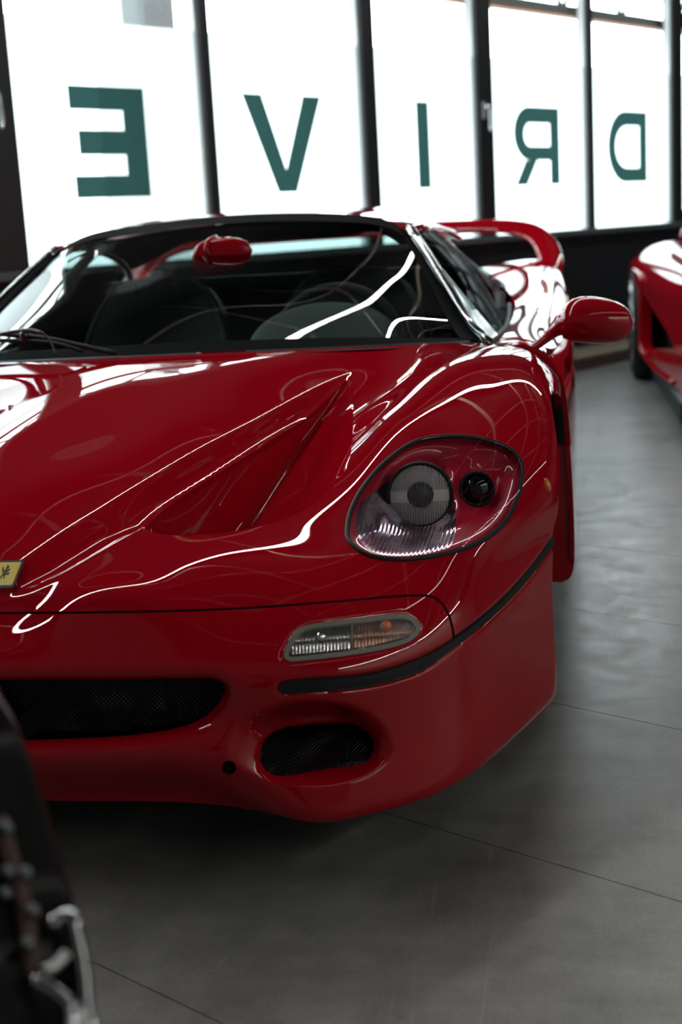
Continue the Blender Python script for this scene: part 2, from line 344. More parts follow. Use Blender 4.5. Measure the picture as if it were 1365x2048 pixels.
class Skin:
    # polygon skin with per-vertex position, normal and picture position; can be trimmed by a scalar field
    def __init__(s, V, N, Q, F): s.V, s.N, s.Q, s.F = np.asarray(V, float), np.asarray(N, float), np.asarray(Q, float), F
    def clip(s, f, snap=0.02):
        f = np.asarray(f, float).copy(); f[np.abs(f) < snap] = snap
        V, N, Q = list(s.V), list(s.N), list(s.Q); cache = {}; out = []
        pos = f > 0
        for face in s.F:
            k = [pos[i] for i in face]
            if all(k): out.append(face); continue
            if not any(k): continue
            g = []
            for a, b in zip(face, face[1:] + face[:1]):
                if pos[a]: g.append(a)
                if pos[a] != pos[b]:
                    key = (min(a, b), max(a, b))
                    if key not in cache:
                        t = f[key[0]]/(f[key[0]]-f[key[1]]); cache[key] = len(V)
                        for L_ in (V, N, Q): L_.append(L_[key[0]]*(1-t) + L_[key[1]]*t)
                    g.append(cache[key])
            if len(g) > 2: out.append(tuple(g))
        used = sorted({i for q in out for i in q}); mp = {o: i for i, o in enumerate(used)}
        V, N, Q = np.array(V)[used], np.array(N)[used], np.array(Q)[used]; N = N/np.linalg.norm(N, axis=1, keepdims=True)
        return Skin(V, N, Q, [tuple(mp[i] for i in q) for q in out])
    def moved(s, D): return Skin(s.V + D, s.N, s.Q, s.F)
    def skirted(s, depth, seam=1e-3):
        # turn the trimmed edge inward so that the panel has thickness
        cnt = {}
        for q in s.F:
            for a, b in zip(q, q[1:] + q[:1]): cnt[(a, b)] = cnt.get((a, b), 0) + 1
        V, N, Q, F = list(s.V), list(s.N), list(s.Q), list(s.F)
        for (a, b) in cnt:
            if (b, a) in cnt: continue
            if abs(s.V[a][0]) < seam and abs(s.V[b][0]) < seam: continue
            e = s.V[b] - s.V[a]; nn = np.cross(e, s.N[a]); ln = np.linalg.norm(nn)
            if ln < 1e-9: continue
            nn = nn/ln; o = len(V)
            V += [s.V[b], s.V[a], s.V[a]-s.N[a]*depth, s.V[b]-s.N[b]*depth]; N += [nn]*4; Q += [s.Q[b], s.Q[a], s.Q[a], s.Q[b]]; F.append((o, o+1, o+2, o+3))
        return Skin(V, N, Q, F)
    def build(s, name, m, parent, mirror=False, only_mirror=False):
        V, N, F = s.V, s.N, s.F
        V2 = V*np.array([-1, 1, 1]); N2 = N*np.array([-1, 1, 1]); F2 = [tuple(q)[::-1] for q in F]
        if only_mirror: return mk(name, V2, F2, m, parent, True, N2)
        if mirror: V, N, F = np.concatenate([V, V2]), np.concatenate([N, N2]), list(F) + [tuple(i+len(s.V) for i in q) for q in F2]
        return mk(name, V, F, m, parent, True, N)
# ================================================================== THE ROOM
W0, W1, N0 = -11.0, 9.0, -11.5
floor = rbox('floor', W0, W1, N0, 0.2, -0.30, -0.03, 'black_matte'); tag(floor, 'grey concrete showroom floor of long slabs', None, None, 'structure')
SLAB = 0.664; w_ref = float((np.array([0.897, 0.968, 0]) - RP) @ RA)
k0 = math.floor((W0 - w_ref)/SLAB)
slab_mesh = None
for k in range(k0 + 1, int((W1 - w_ref)/SLAB)):
    a = w_ref + k*SLAB
    if slab_mesh is None:
        V, F = boxmesh(RAX, (0, 0, 0), (SLAB - 0.0024, 11.7 - 0.0024, 0.05)); s = mk('floor_slab', V, F, 'concrete', floor, False); slab_mesh = s.data
        b = s.modifiers.new('bevel', 'BEVEL'); b.width = 0.0015; b.segments = 2
    else:
        s = bpy.data.objects.new('floor_slab', slab_mesh); link(s, floor)
    s.location = Vector(room(a + SLAB/2, (N0 + 0.2)/2, -0.025))
tag(rbox('ceiling', W0, W1, N0, 0.25, CEIL, CEIL + 0.2, 'ceiling_dark'), 'dark showroom ceiling', None, None, 'structure')
tag(rbox('wall_front', W0, W1, N0 - 0.2, N0, -0.1, CEIL, 'wall_white'), 'pale wall behind the viewer', None, None, 'structure')
tag(rbox('wall_left', W0 - 0.2, W0, N0, 0.2, -0.1, CEIL, 'wall_grey'), 'grey side wall', None, None, 'structure')
tag(rbox('wall_right', W1, W1 + 0.2, N0, 0.2, -0.1, CEIL, 'wall_grey'), 'grey side wall', None, None, 'structure')
wall = rbox('wall_back', W0, W1, 0.0, 0.18, -0.1, 0.90, 'wall_black'); tag(wall, 'black wall below the window band', None, None, 'structure')
rbox('wall_header', W0, W1, 0.0, 0.18, WIN_Z1 + 0.06, CEIL, 'wall_black', wall)
rbox('wall_pier', W0, -8.3, 0.0, 0.18, 0.90, WIN_Z1 + 0.06, 'wall_black', wall)
rbox('wall_pier', 4.5, W1, 0.0, 0.18, 0.90, WIN_Z1 + 0.06, 'wall_black', wall)
tag(rbox('trim_1', -8.3, 4.5, -0.05, 0.10, 0.90, 0.942, 'frame_grey', bevel=0.006), 'grey metal window sill', None, None, 'structure')
tag(rbox('trim_2', -8.3, 4.5, -0.03, 0.10, WIN_Z1, WIN_Z1 + 0.06, 'frame_black', bevel=0.006), 'black window head rail', None, None, 'structure')
# mullions: (left, right) on the wall; front face black, left reveal grey
MULL = [(-8.34, -8.24), (-7.64, -7.50), (-6.42, -6.28), (-5.32, -5.04), (-3.85, -3.79), (-2.57, -2.46), (-1.43, -1.265), (-0.07, 0.0), (1.20, 1.36), (2.50, 2.62), (3.56, 3.68), (4.42, 4.54)]
n_trim = 3
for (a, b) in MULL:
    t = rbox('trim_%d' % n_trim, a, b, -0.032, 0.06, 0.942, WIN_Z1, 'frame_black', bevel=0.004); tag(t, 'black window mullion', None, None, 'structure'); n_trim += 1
    rbox('lit_reveal', a - 0.006, a - 0.0005, -0.026, 0.05, 0.942, WIN_Z1, 'frame_grey', t)  # lighter grey paints the window light on the mullion's left side
    rbox('lit_bead', a - 0.024, a - 0.0065, -0.012, 0.03, 0.942, WIN_Z1, 'post_grey', t)  # paler strip, widens that painted lit side
FILM_Z = 2.07
wins = []
for i, ((_, a), (b, _)) in enumerate(zip(MULL[:-1], MULL[1:])):
    V = [room(a, 0.012, WIN_Z0), room(b, 0.012, WIN_Z0), room(b, 0.012, WIN_Z1), room(a, 0.012, WIN_Z1)]
    wdw = mk('window_%d' % (i+1), V, [(0, 1, 2, 3)], 'window_glass', None, False); tag(wdw, 'tall window pane with frosted film on its lower part', None, None, 'structure'); wins.append((a, b, wdw))
    V = [room(a, 0.008, WIN_Z0), room(b, 0.008, WIN_Z0), room(b, 0.008, FILM_Z), room(a, 0.008, FILM_Z)]
    mk('frosted_film', V, [(0, 1, 2, 3)], 'frosted_film', wdw, False)
def win_at(w): return next(x[2] for x in wins if x[0] <= w <= x[1])
t = win_at(1.9)
rbox('transom', 1.36, 2.50, -0.05, 0.04, 2.41, 2.53, 'frame_black', t, 0.004); rbox('bottom_rail', 1.36, 2.50, -0.05, 0.04, 0.942, 1.03, 'frame_black', t, 0.004)
def ellipse_arc(cx, cz, rx, rz, a0, a1, n=16): return [(cx + rx*math.cos(a), cz + rz*math.sin(a)) for a in np.linspace(a0, a1, n)]
def letter(name, polys, ch):
    V, F = [], []
    for vs, fs in polys:
        o = len(V); V += [room(w, 0.004, z) for w, z in vs]; F += [tuple(i+o for i in f) for f in fs]
    w = win_at(np.mean([v[0] for v in polys[0][0]]))
    tag(mk('window_letter', V, F, 'green_film', w, False), 'dark green film letter %s seen from behind' % ch)
def quad(a, b, c, d): return ([a, b, c, d], [(0, 1, 2, 3)])
def ring(o, i): n = len(o); return (o + i, [(k, (k+1) % n, n + (k+1) % n, n + k) for k in range(n)])
zb, zt, gw = 1.260, 1.776, 0.014        # gw: half the stroke growth
letter('E', [quad((-4.365 - gw, zb), (-4.243 + .006, zb), (-4.243 + .006, zt), (-4.365 - gw, zt)), quad((-4.705, 1.674 - .006), (-4.365 - gw, 1.674 - .006), (-4.365 - gw, zt), (-4.705, zt)),
             quad((-4.665, 1.461), (-4.365 - gw, 1.461), (-4.365 - gw, 1.573), (-4.665, 1.573)), quad((-4.705, zb), (-4.365 - gw, zb), (-4.365 - gw, 1.363), (-4.705, 1.363))], 'E')
letter('V', [quad((-3.310, zb), (-3.237, zb), (-3.237, 1.380), (-3.414 + gw, zt)), ([(-3.310, zb), (-3.414 + gw, zt), (-3.552, zt)], [(0, 1, 2)]),
             quad((-3.237, zb), (-3.158, zb), (-2.919, zt), (-3.056 - gw, zt)), ([(-3.237, zb), (-3.056 - gw, zt), (-3.237, 1.380)], [(0, 1, 2)])], 'V')
letter('I', [quad((-2.035 - gw, zb), (-1.934 + gw, zb), (-1.934 + gw, zt), (-2.035 - gw, zt))], 'I')
pi = math.pi
ro = [(-0.43 + gw, zt)] + ellipse_arc(-0.80, 1.60, 0.176 + gw, 0.176, pi/2, 1.5*pi) + [(-0.43 + gw, 1.424)]
ri = [(-0.53 - gw, 1.670)] + ellipse_arc(-0.79, 1.593, 0.084 - gw, 0.077, pi/2, 1.5*pi) + [(-0.53 - gw, 1.516)]
letter('R', [ring(ro, ri), quad((-0.53 - gw, zb), (-0.43 + gw, zb), (-0.43 + gw, 1.424), (-0.53 - gw, 1.424)), quad((-0.969 - gw, zb), (-0.848 + gw, zb), (-0.716 + gw, 1.424), (-0.84 - gw, 1.424))], 'R')
do = [(0.826 + gw, zt)] + ellipse_arc(0.50, 1.518, 0.243 + gw, 0.258, pi/2, 1.5*pi) + [(0.826 + gw, zb)]
di = [(0.724 - gw, 1.671)] + ellipse_arc(0.53, 1.518, 0.18 - gw, 0.153, pi/2, 1.5*pi) + [(0.724 - gw, 1.365)]
letter('D', [ring(do, di)], 'D')
# window handles (part of their windows)
def handle(w, z, win):
    rbox('handle_plate', w - 0.016, w + 0.016, -0.044, -0.032, z - 0.055, z + 0.055, 'alloy', win, 0.004)
    p = [room(w, -0.04, z + 0.02), room(w, -0.070, z + 0.02), room(w + 0.015, -0.072, z + 0.012), room(w + 0.020, -0.072, z - 0.04), room(w + 0.022, -0.072, z - 0.11), room(w + 0.012, -0.072, z - 0.13)]
    tube('window_handle', bspl(p, 5), 0.013, 'chrome', win, 10)
handle(-1.385, 1.735, win_at(-1.0)); handle(-5.17, 1.70, win_at(-4.5))
# low timber ledge along the foot of the wall
st = empty('wooden_ledge', tuple(room(0.6, -0.18, 0)), 'low brown timber ledge along the foot of the black wall', 'ledge')
rbox('riser', -1.5, 4.4, -0.36, -0.335, 0.0, 0.075, 'wood_brown', st, 0.003); rbox('top_board', -1.5, 4.4, -0.365, -0.002, 0.0755, 0.095, 'wood_tan', st, 0.003)
# outside the glass
og = rbox('outdoor_ground', -25, 25, 0.4, 40, -0.5, -0.2, 'outdoor_ground'); tag(og, 'pale paving outside the windows', None, None, 'structure')
post = empty('outdoor_post', tuple(room(-2.95, 1.6, -0.2)), 'pale grey post with a grimy panel outside the E window', 'post')
def outside_pt(px, py, n):
    d = ray(px, py); return CAM_POS + d*((n - float((CAM_POS - RP) @ RN))/float(d @ RN))
q = outside_pt(275, 20, 1.6); q2 = outside_pt(315, 20, 1.6); wq, wq2 = float((q-RP) @ RA), float((q2-RP) @ RA)
rbox('shaft', wq - 0.14, wq + 0.10, 1.6, 1.9, -0.2, 3.6, 'post_grey', post, 0.01)
rbox('panel', wq2 - 0.14, wq2 + 0.13, 1.58, 1.66, -0.2, 3.4, 'grime_panel', post, 0.005)
# lattice girder just outside the glass, seen through the clear top of the windows
tr = empty('canopy_girder', tuple(room(0, 0.16, 0)), 'grey steel lattice girder outside the top of the windows', 'girder')
def tpart(name, *a): return rbox(name, *a, tr, 0.004)
zc = 2.445
tpart('bottom_chord', -9.0, 6.0, 0.13, 0.20, zc, zc + 0.055, 'steel_beam'); tpart('flange', -9.0, 6.0, 0.12, 0.215, zc - 0.022, zc - 0.001, 'beam_rust'); tpart('top_chord', -9.0, 6.0, 0.13, 0.20, zc + 0.40, zc + 0.46, 'steel_beam')
k = 0; w = -8.9
while w < 5.4:
    a, b = (zc + 0.04, zc + 0.42) if k % 2 else (zc + 0.42, zc + 0.04)
    p, q = room(w, 0.165, a), room(w + 0.42, 0.165, b); tube('brace', [p, (p+q)/2, q], 0.019, 'steel_beam', tr, 6); w += 0.42; k += 1
for w in (-8.4, 4.6): tpart('post', w - .05, w + .05, 0.12, 0.21, -0.2, zc + 0.46, 'steel_beam')
# ================================================================== THE RED CAR
car = empty('sports_car', (0, 2.2, 0), 'red mid-engined sports car with twin round headlamp, in the foreground', 'car')
# ---- front body as one smooth master surface, then trimmed into hood and bumper
PLANX = [0, .18, .36, .50, .60, .69, .77, .85, .905]
PLANY = [.030, .031, .034, .045, .075, .14, .26, .475, .65]
LOW = [  # (rearward offset from the plan curve, height) per column
 ([.070, .070, .064, .035, .030, .030, .030, .025, .02], [.140, .140, .136, .121, .120, .120, .120, .120, .120]),
 ([.046, .046, .040, .000, -.004, -.002, .0, .0, .0], [.178, .178, .172, .148, .146, .146, .148, .150, .150]),
 ([-.008, -.008, -.004, .012, .010, .004, .0, .0, .0], [.245, .245, .243, .230, .225, .222, .222, .222, .222]),
 ([.004, .004, .006, .014, .012, .004, .0, .0, .0], [.305, .305, .305, .300, .295, .292, .292, .295, .300]),
 ([.000, .000, .002, .004, .002, .0, .0, .0, .0], [.366, .366, .366, .360, .355, .355, .362, .380, .405]),
 ([.024, .024, .026, .026, .026, .024, .020, .014, .006], [.418, .418, .418, .413, .408, .406, .410, .425, .445]),
 ([.070, .070, .074, .076, .080, .080, .070, .045, .012], [.468, .468, .470, .470, .465, .460, .460, .466, .470]),
]
HIGH = [  # (X, Y, Z) per column
 [(0, .150, .520), (.17, .155, .516), (.345, .175, .510), (.475, .190, .510), (.575, .225, .510), (.67, .280, .511), (.765, .375, .510), (.855, .525, .508), (.912, .665, .500)],
 [(0, .260, .580), (.17, .265, .574), (.340, .290, .558), (.470, .305, .546), (.575, .335, .549), (.675, .385, .560), (.768, .465, .567), (.858, .585, .565), (.916, .690, .545)],
 [(0, .420, .632), (.17, .430, .627), (.335, .455, .604), (.465, .470, .588), (.575, .495, .602), (.680, .535, .622), (.772, .600, .632), (.862, .695, .628), (.920, .755, .595)],
 [(0, .620, .681), (.17, .630, .677), (.335, .655, .655), (.465, .670, .638), (.580, .700, .662), (.685, .735, .689), (.778, .790, .703), (.866, .855, .692), (.923, .880, .648)],
 [(0, .850, .728), (.17, .860, .725), (.340, .885, .706), (.475, .905, .690), (.588, .935, .714), (.692, .965, .740), (.784, 1.00, .752), (.866, 1.04, .737), (.921, 1.05, .682)],
 [(0, 1.05, .765), (.17, 1.06, .763), (.350, 1.085, .753), (.490, 1.11, .744), (.600, 1.14, .756), (.700, 1.17, .768), (.790, 1.20, .770), (.868, 1.22, .750), (.923, 1.23, .692)],
 [(0, 1.19, .789), (.17, 1.20, .788), (.360, 1.23, .785), (.500, 1.27, .782), (.615, 1.31, .780), (.712, 1.345, .775), (.796, 1.385, .763), (.870, 1.42, .738), (.926, 1.44, .680)],
]
rows = [[(PLANX[j], PLANY[j] + o[j], z[j]) for j in range(9)] for o, z in LOW] + HIGH
SIDE = [(.900, .700, .130), (.904, .690, .155), (.908, .685, .222), (.910, .682, .300), (.912, .685, .395), (.912, .690, .430), (.914, .695, .455),
        (.920, .715, .470), (.924, .745, .500), (.926, .80, .545), (.927, .91, .590), (.929, 1.07, .620), (.931, 1.25, .63), (.935, 1.45, .63)]
for r, s in zip(rows, SIDE): r.append(s)
ctrl = np.array(rows, float)
# fairing of the hood rows (heights, metres)
FAIR = [[-0.0086, 0.026, 0.0059, 0.001, -0.0005, 0.0005, 0.0004, -0.0001],
        [0.0007, 0.0048, 0.0161, 0.0097, 0.0055, 0.0006, -0.0003, -0.0004],
        [0.0009, -0.005, 0.0085, 0.0124, 0.007, -0.0016, -0.0016, -0.0002],
        [0.0105, 0.0018, -0.0004, 0.0163, 0.0152, -0.0071, -0.0026, 0.0006],
        [0.0018, 0.0114, 0.0013, -0.0063, 0.0205, 0.0039, -0.0043, 0.0029],
        [0.0088, 0.0109, -0.0026, -0.0072, 0.0037, 0.0131, 0.0038, 0.0019],
        [0.0103, 0.0074, 0.0037, -0.0027, -0.0012, 0.0013, 0.0022, 0.0019],
        [0.0006, 0.0001, -0.0001, -0.0, -0.0006, -0.0005, -0.0, 0.0002]]
ctrl[6:14, 0:8, 2] += np.array(FAIR)
mir = ctrl[:, 1:4][:, ::-1].copy(); mir[..., 0] *= -1
full = np.concatenate([mir, ctrl], axis=1)
NV, NU = 22, 22
g = bspl(full, NV); g = np.swapaxes(bspl(np.swapaxes(g, 0, 1), NU), 0, 1)
G = g[:, 3*NU:].copy(); G[:, 0, 0] = 0
GR, GC = G.shape[:2]
Q0 = proj(G).reshape(-1, 2); B0 = G.reshape(-1, 3).copy(); NB = grid_normals(G).reshape(-1, 3)
# ---- outlines on the skin (picture positions; the depth comes from the skin itself)
SHUT = smooth_line([(-120, 1229), (0, 1227.5), (150, 1226.5), (300, 1224.5), (400, 1221.5), (500, 1217), (600, 1210), (700, 1202), (760, 1196.5), (820, 1192.5), (855, 1193), (875, 1200), (890, 1217), (900, 1240), (906, 1265), (908, 1282)])
STRIP_T = smooth_line([(566, 1365), (593, 1360), (645, 1356), (698, 1352), (751, 1344), (804, 1329), (857, 1308), (910, 1277), (961, 1239), (1013, 1193), (1064, 1136), (1100, 1086), (1125, 1050)])
STRIP_B = smooth_line([(572, 1390), (619, 1387), (698, 1381), (751, 1373), (804, 1359), (857, 1337), (910, 1298), (961, 1258), (1013, 1211), (1064, 1154), (1104, 1099), (1125, 1070)])
STRIP_M = (STRIP_T[:len(STRIP_T)] )
STRIP = np.concatenate([STRIP_T, STRIP_B[::-1], [(561, 1388), (556, 1378), (559, 1369)]])
GRILLE = np.concatenate([smooth_line([(-260, 1370), (0, 1366), (100, 1363), (250, 1361), (380, 1361), (420, 1363), (438, 1373), (445, 1390), (440, 1410), (425, 1428), (400, 1443), (350, 1457), (280, 1467), (200, 1474), (100, 1479), (0, 1482), (-260, 1484)])])
FOG = smooth_poly([(514, 1528), (517, 1507), (534, 1492), (572, 1485), (630, 1480), (690, 1478), (725, 1481), (743, 1490), (749, 1506), (744, 1522), (728, 1536), (690, 1546), (640, 1553), (590, 1558), (550, 1558), (527, 1548)])
TOW = [(458 + 14*math.cos(a), 1535 + 14*math.sin(a)) for a in np.linspace(0, 2*pi, 24, endpoint=False)]
LAMP = smooth_poly([(695, 1058), (700, 1028), (713, 998), (729, 972), (756, 939), (785, 913), (818, 890), (858, 876.5), (904, 872.5), (944, 875), (977, 881), (1006, 891), (1026, 903), (1039, 919), (1045, 939), (1043, 962), (1036, 992), (1023, 1025), (1003, 1051), (977, 1074), (944, 1091), (911, 1102), (878, 1110.5), (838, 1117), (805, 1119.5), (766, 1117), (733, 1109), (710, 1094), (697, 1078)], 5)
SIGNAL = smooth_poly([(568, 1306), (569, 1316), (578, 1323), (606, 1322), (672, 1315), (751, 1303), (804, 1290), (825, 1280.5), (838, 1268.6), (841.6, 1256), (835.5, 1243.5), (823, 1233), (804, 1228.5), (777, 1230), (725, 1236), (672, 1242), (625, 1248), (603, 1255), (587, 1269), (574, 1290)], 5)
CREST = smooth_line([(-60, 1205), (40, 1122), (150, 1045), (290, 960), (450, 868), (580, 800), (650, 764), (705, 742), (760, 722)])
FOOT = smooth_line([(-60, 1275), (20, 1221), (90, 1176), (150, 1141), (240, 1090), (276, 1064), (284, 1035), (330, 990), (420, 930), (520, 870), (605, 818), (660, 780), (705, 746), (760, 726)])
V_LEFT = smooth_line([(702, 750), (660, 782), (605, 819), (520, 871), (420, 931), (330, 991), (284, 1035)], 10)        # apex -> lip
V_RIGHT = smooth_line([(706, 752), (707, 800), (706, 850), (703, 900), (694, 935), (680, 960), (662, 978)], 10)
V_LIP = smooth_line([(284, 1035), (292, 1058), (320, 1069), (370, 1071), (440, 1066), (510, 1055), (565, 1041), (620, 1012), (662, 978)], 8)
VENT = np.concatenate([V_LEFT, V_LIP[1:], V_RIGHT[::-1][1:]])
# ---- shape the skin: valley beside the hood spear, rolled lips, duct scoops, strip groove
D = np.zeros_like(B0)
front_z = B0[:, 0] < 0.80
dk, sk = line_dist(Q0, CREST); df, sf = line_dist(Q0, FOOT)
between = (sk > 0) & (sf < 0) & front_z
t = np.where(between, dk/(dk + df + 1e-6), np.where(sk <= 0, 0.0, 1.0))
along = sstep(1215, 1120, Q0[:, 1])                                      # fades out towards the badge
tail = sstep(735, 830, Q0[:, 1])                                         # and towards the windscreen
infront = sstep(1025, 1068, Q0[:, 1])
valley = 0.024*(sstep(0, .75, t))*(1-infront) + 0.016*infront*np.sin(pi*np.clip(t, 0, 1))**2
keep_r = np.where(sf >= 0, np.exp(-(df/60.0)**2)*(1-infront), 1.0)
D[:, 2] -= np.where(front_z, valley*along*tail*np.where(sk > 0, 1, 0)*keep_r, 0)
def roll(sd, r, depth):   # rounded lip of an opening: sd = distance outside the edge (px)
    x = np.clip(1 - sd/r, 0, 1); return depth*(1 - np.sqrt(np.clip(1 - x*x, 0, 1)))
fz = (B0[:, 2] < 0.46) & front_z
sg = -poly_sdf(Q0, GRILLE); D -= NB*np.where(fz, roll(np.maximum(sg, 0), 34, 0.030), 0)[:, None]
so = -poly_sdf(Q0, FOG); D -= NB*np.where(fz, roll(np.maximum(so, 0), 13, 0.012), 0)[:, None]
sc_up = 1 - sstep(.36, 1.04, np.sqrt(((Q0[:, 0]-628)/np.where(Q0[:, 0] < 628, 175, 160))**2 + ((Q0[:, 1]-1498)/np.where(Q0[:, 1] < 1498, 100, 74))**2))
D[:, 1] += np.where(fz, 0.062*sc_up, 0)
ss = -poly_sdf(Q0, STRIP); D -= NB*np.where(B0[:, 0] < .93, roll(np.maximum(ss, 0), 9, 0.005), 0)[:, None]
st_ = -poly_sdf(Q0, SIGNAL); D -= NB*np.where(fz | (B0[:, 2] < .5), roll(np.maximum(st_, 0), 6, 0.003), 0)[:, None]
B1 = B0 + D; G1 = B1.reshape(GR, GC, 3); N1 = grid_normals(G1).reshape(-1, 3)
N1[np.arange(0, GR*GC, GC), 0] = 0
SKF = grid_faces(GR, GC)
skin = Skin(B1, N1, Q0, SKF)
bvh = BVHTree.FromPolygons([Vector(v) for v in B1], SKF)
def hit(px, py):
    d = Vector(ray(px, py)).normalized(); loc, nrm, idx, dist = bvh.ray_cast(Vector(CAM_POS), d)
    if loc is None: return None, None
    n = N1[list(SKF[idx])].mean(0); return np.array(loc), n/np.linalg.norm(n)
def on_skin(line, lift=0.0):
    out = []
    for p in line:
        l, n = hit(*p)
        if l is not None: out.append(l + n*lift)
    return np.array(out)
def px_skin(x0, x1, y0, y1, dx, dy):
    # finely sampled piece of the skin for fluted glass
    xs = np.arange(x0, x1 + dx, dx); ys = np.arange(y0, y1 + dy, dy); V = np.zeros((len(ys), len(xs), 3)); N = V.copy(); Q = np.zeros((len(ys), len(xs), 2))
    for i, y in enumerate(ys):
        for j, x in enumerate(xs):
            l, n = hit(x, y); V[i, j], N[i, j], Q[i, j] = l, n, (x, y)
    return Skin(V.reshape(-1, 3), N.reshape(-1, 3), Q.reshape(-1, 2), grid_faces(len(ys), len(xs), True))
def refresh(S):
    nn = np.zeros_like(S.V)
    for f in S.F:
        v = S.V[list(f)]; nn[list(f)] += np.cross(v[1]-v[0], v[-1]-v[0])
    S.N = nn/(np.linalg.norm(nn, axis=1, keepdims=True) + 1e-12); return S
# ---- trims
bump_reg = np.concatenate([SHUT, STRIP_T[STRIP_T[:, 0] > 909], [(1400, 1000), (1400, 2300), (-900, 2300), (-900, 1230)]])
def side_ok(sk_): return sk_.V[:, 0] < 0.80
ARCH_C, ARCH_R = (1.02, .325), .365
def arch_field(S): return np.where(S.V[:, 0] > 0.6, (np.hypot(S.V[:, 1]-ARCH_C[0], S.V[:, 2]-ARCH_C[1]) - ARCH_R)*1000, 50.0)
is_low = poly_sdf(skin.Q, bump_reg)
# beyond the visible flank decide by height, not by picture position
low3 = (0.43 - skin.V[:, 2])*800
is_low = np.where(skin.V[:, 0] > 0.905, np.minimum(np.maximum(low3, -50), 50), is_low)
hood = skin.clip(-is_low - 3.8)
hood = hood.clip(-poly_sdf(hood.Q, LAMP) - 1.0)
hood = hood.clip(np.where(hood.V[:, 0] < .8, -poly_sdf(hood.Q, VENT), 50.0)); hood = hood.clip(arch_field(hood))
hood.skirted(0.014).build('hood', 'red_paint', car, mirror=True)
bump = skin.clip(is_low - 1.2)
bump = bump.clip(-poly_sdf(bump.Q, GRILLE)); bump = bump.clip(-poly_sdf(bump.Q, FOG)); bump = bump.clip(-poly_sdf(bump.Q, TOW)); bump = bump.clip(-poly_sdf(bump.Q, SIGNAL) - .5); bump = bump.clip(arch_field(bump))
bumper = bump.skirted(0.016).build('front_bumper', 'red_paint', car, mirror=True)
# dark seam filler behind the hood/bumper gap
seam = on_skin([p for p in SHUT if p[0] > -10], -0.010)
tube('hood_seal', np.concatenate([seam[::-1]*np.array([-1, 1, 1]), seam]), 0.009, 'black_matte', car, 8)
# ---- black rubbing strip, both sides
for sgn in (1, -1):
    S = skin.clip(np.where(skin.V[:, 0] < .93, poly_sdf(skin.Q, STRIP), -50.0) + 0.5); S = S.moved(S.N*(0.004)).skirted(0.012)
    S.build('rubbing_strip', 'black_rubber', car, only_mirror=(sgn < 0))
# ---- vent recess in the hood (Coons patch over its outline, sunk below the skin)
def resample(L, n):
    L = np.asarray(L, float); s = np.concatenate([[0], np.cumsum(np.linalg.norm(np.diff(L, axis=0), axis=1))]); u = np.linspace(0, s[-1], n)
    return np.stack([np.interp(u, s, L[:, k]) for k in range(L.shape[1])], 1)
ns, nt = 46, 46
Lc, Rc, Fc = resample(V_LEFT, ns), resample(V_RIGHT, ns), resample(V_LIP, nt); Ac = resample([V_LEFT[0], V_RIGHT[0]], nt)
VG = np.zeros((ns, nt, 3))
for i in range(ns):
    s = i/(ns-1)
    for j in range(nt):
        t_ = j/(nt-1)
        p = (1-s)*Ac[j] + s*Fc[j] + (1-t_)*Lc[i] + t_*Rc[i] - ((1-s)*(1-t_)*Ac[0] + (1-s)*t_*Ac[-1] + s*(1-t_)*Fc[0] + s*t_*Fc[-1])
        l, n = hit(*p)
        prof = 1.22*sstep(0, .24, t_)*(1-t_)**1.15
        dep = 0.225*(s**1.2)*prof
        VG[i, j] = l + np.array([0, -0.04*s*s*prof, -dep])
vn = grid_normals(VG).reshape(-1, 3)
Vv = VG.reshape(-1, 3); Fv = grid_faces(ns, nt)
for sgn in (1, -1):
    A = Vv*np.array([sgn, 1, 1]); Ff = Fv if sgn > 0 else [q[::-1] for q in Fv]
    mk('hood_vent', A, Ff, 'red_paint', car)
    # the vent throat under the lip
    lipv = VG[-1]*np.array([sgn, 1, 1]); top = on_skin(Fc, -0.012)*np.array([sgn, 1, 1])
    mk('vent_throat', np.concatenate([lipv, top + np.array([0, -0.02, 0])]), grid_faces(2, nt), 'black_matte', car)
# ---- grille and duct meshes
def lattice(name, poly, spacing, inset, parent, rad=0.0008, mirror=True, xlim=-12):
    poly = np.asarray(poly); parts = []
    lo, hi = poly.min(0), poly.max(0)
    for sgn in (1, -1):
        ks = np.arange(lo[0] - (hi[1]-lo[1]), hi[0] + (hi[1]-lo[1]), spacing)
        for k in ks:
            ys = np.linspace(lo[1]-4, hi[1]+4, 14); xs = k + (ys - lo[1]) if sgn > 0 else k + (hi[1] - ys)
            pts = np.stack([xs, ys], 1); ins = (poly_sdf(pts, poly) > -6) & (xs > xlim)
            run = [p for p, q in zip(pts, ins) if q]
            if len(run) < 2: continue
            L3 = on_skin([run[0], run[len(run)//2], run[-1]], 0.0)
            if len(L3) < 2: continue
            L3 = L3 + np.array([0, inset, 0]); vf = tube_vf(L3, rad, 4, False, False); parts.append(vf)
            if mirror: parts.append(mirror_vf(*vf))
    o = mk(name, *join(*parts), 'black_gloss', parent); o['kind'] = 'stuff'; return o
lattice('grille_mesh', GRILLE[GRILLE[:, 0] > -130], 9.0, 0.035, car)
lattice('duct_mesh', FOG, 8.0, 0.022, car)
def backing(name, poly, grow, inset, both=True, m='black_matte'):
    S = skin.clip(np.where((skin.V[:, 0] < .85), poly_sdf(skin.Q, poly) + grow, -50.0)); S = S.moved(np.array([0, inset, 0.0]))
    if both: S.build(name, m, car, mirror=True)
    else:
        for om in (False, True): S.build(name, m, car, only_mirror=om)
backing('grille_backing', GRILLE, 14, 0.075); backing('duct_backing', FOG, 10, 0.055, False)
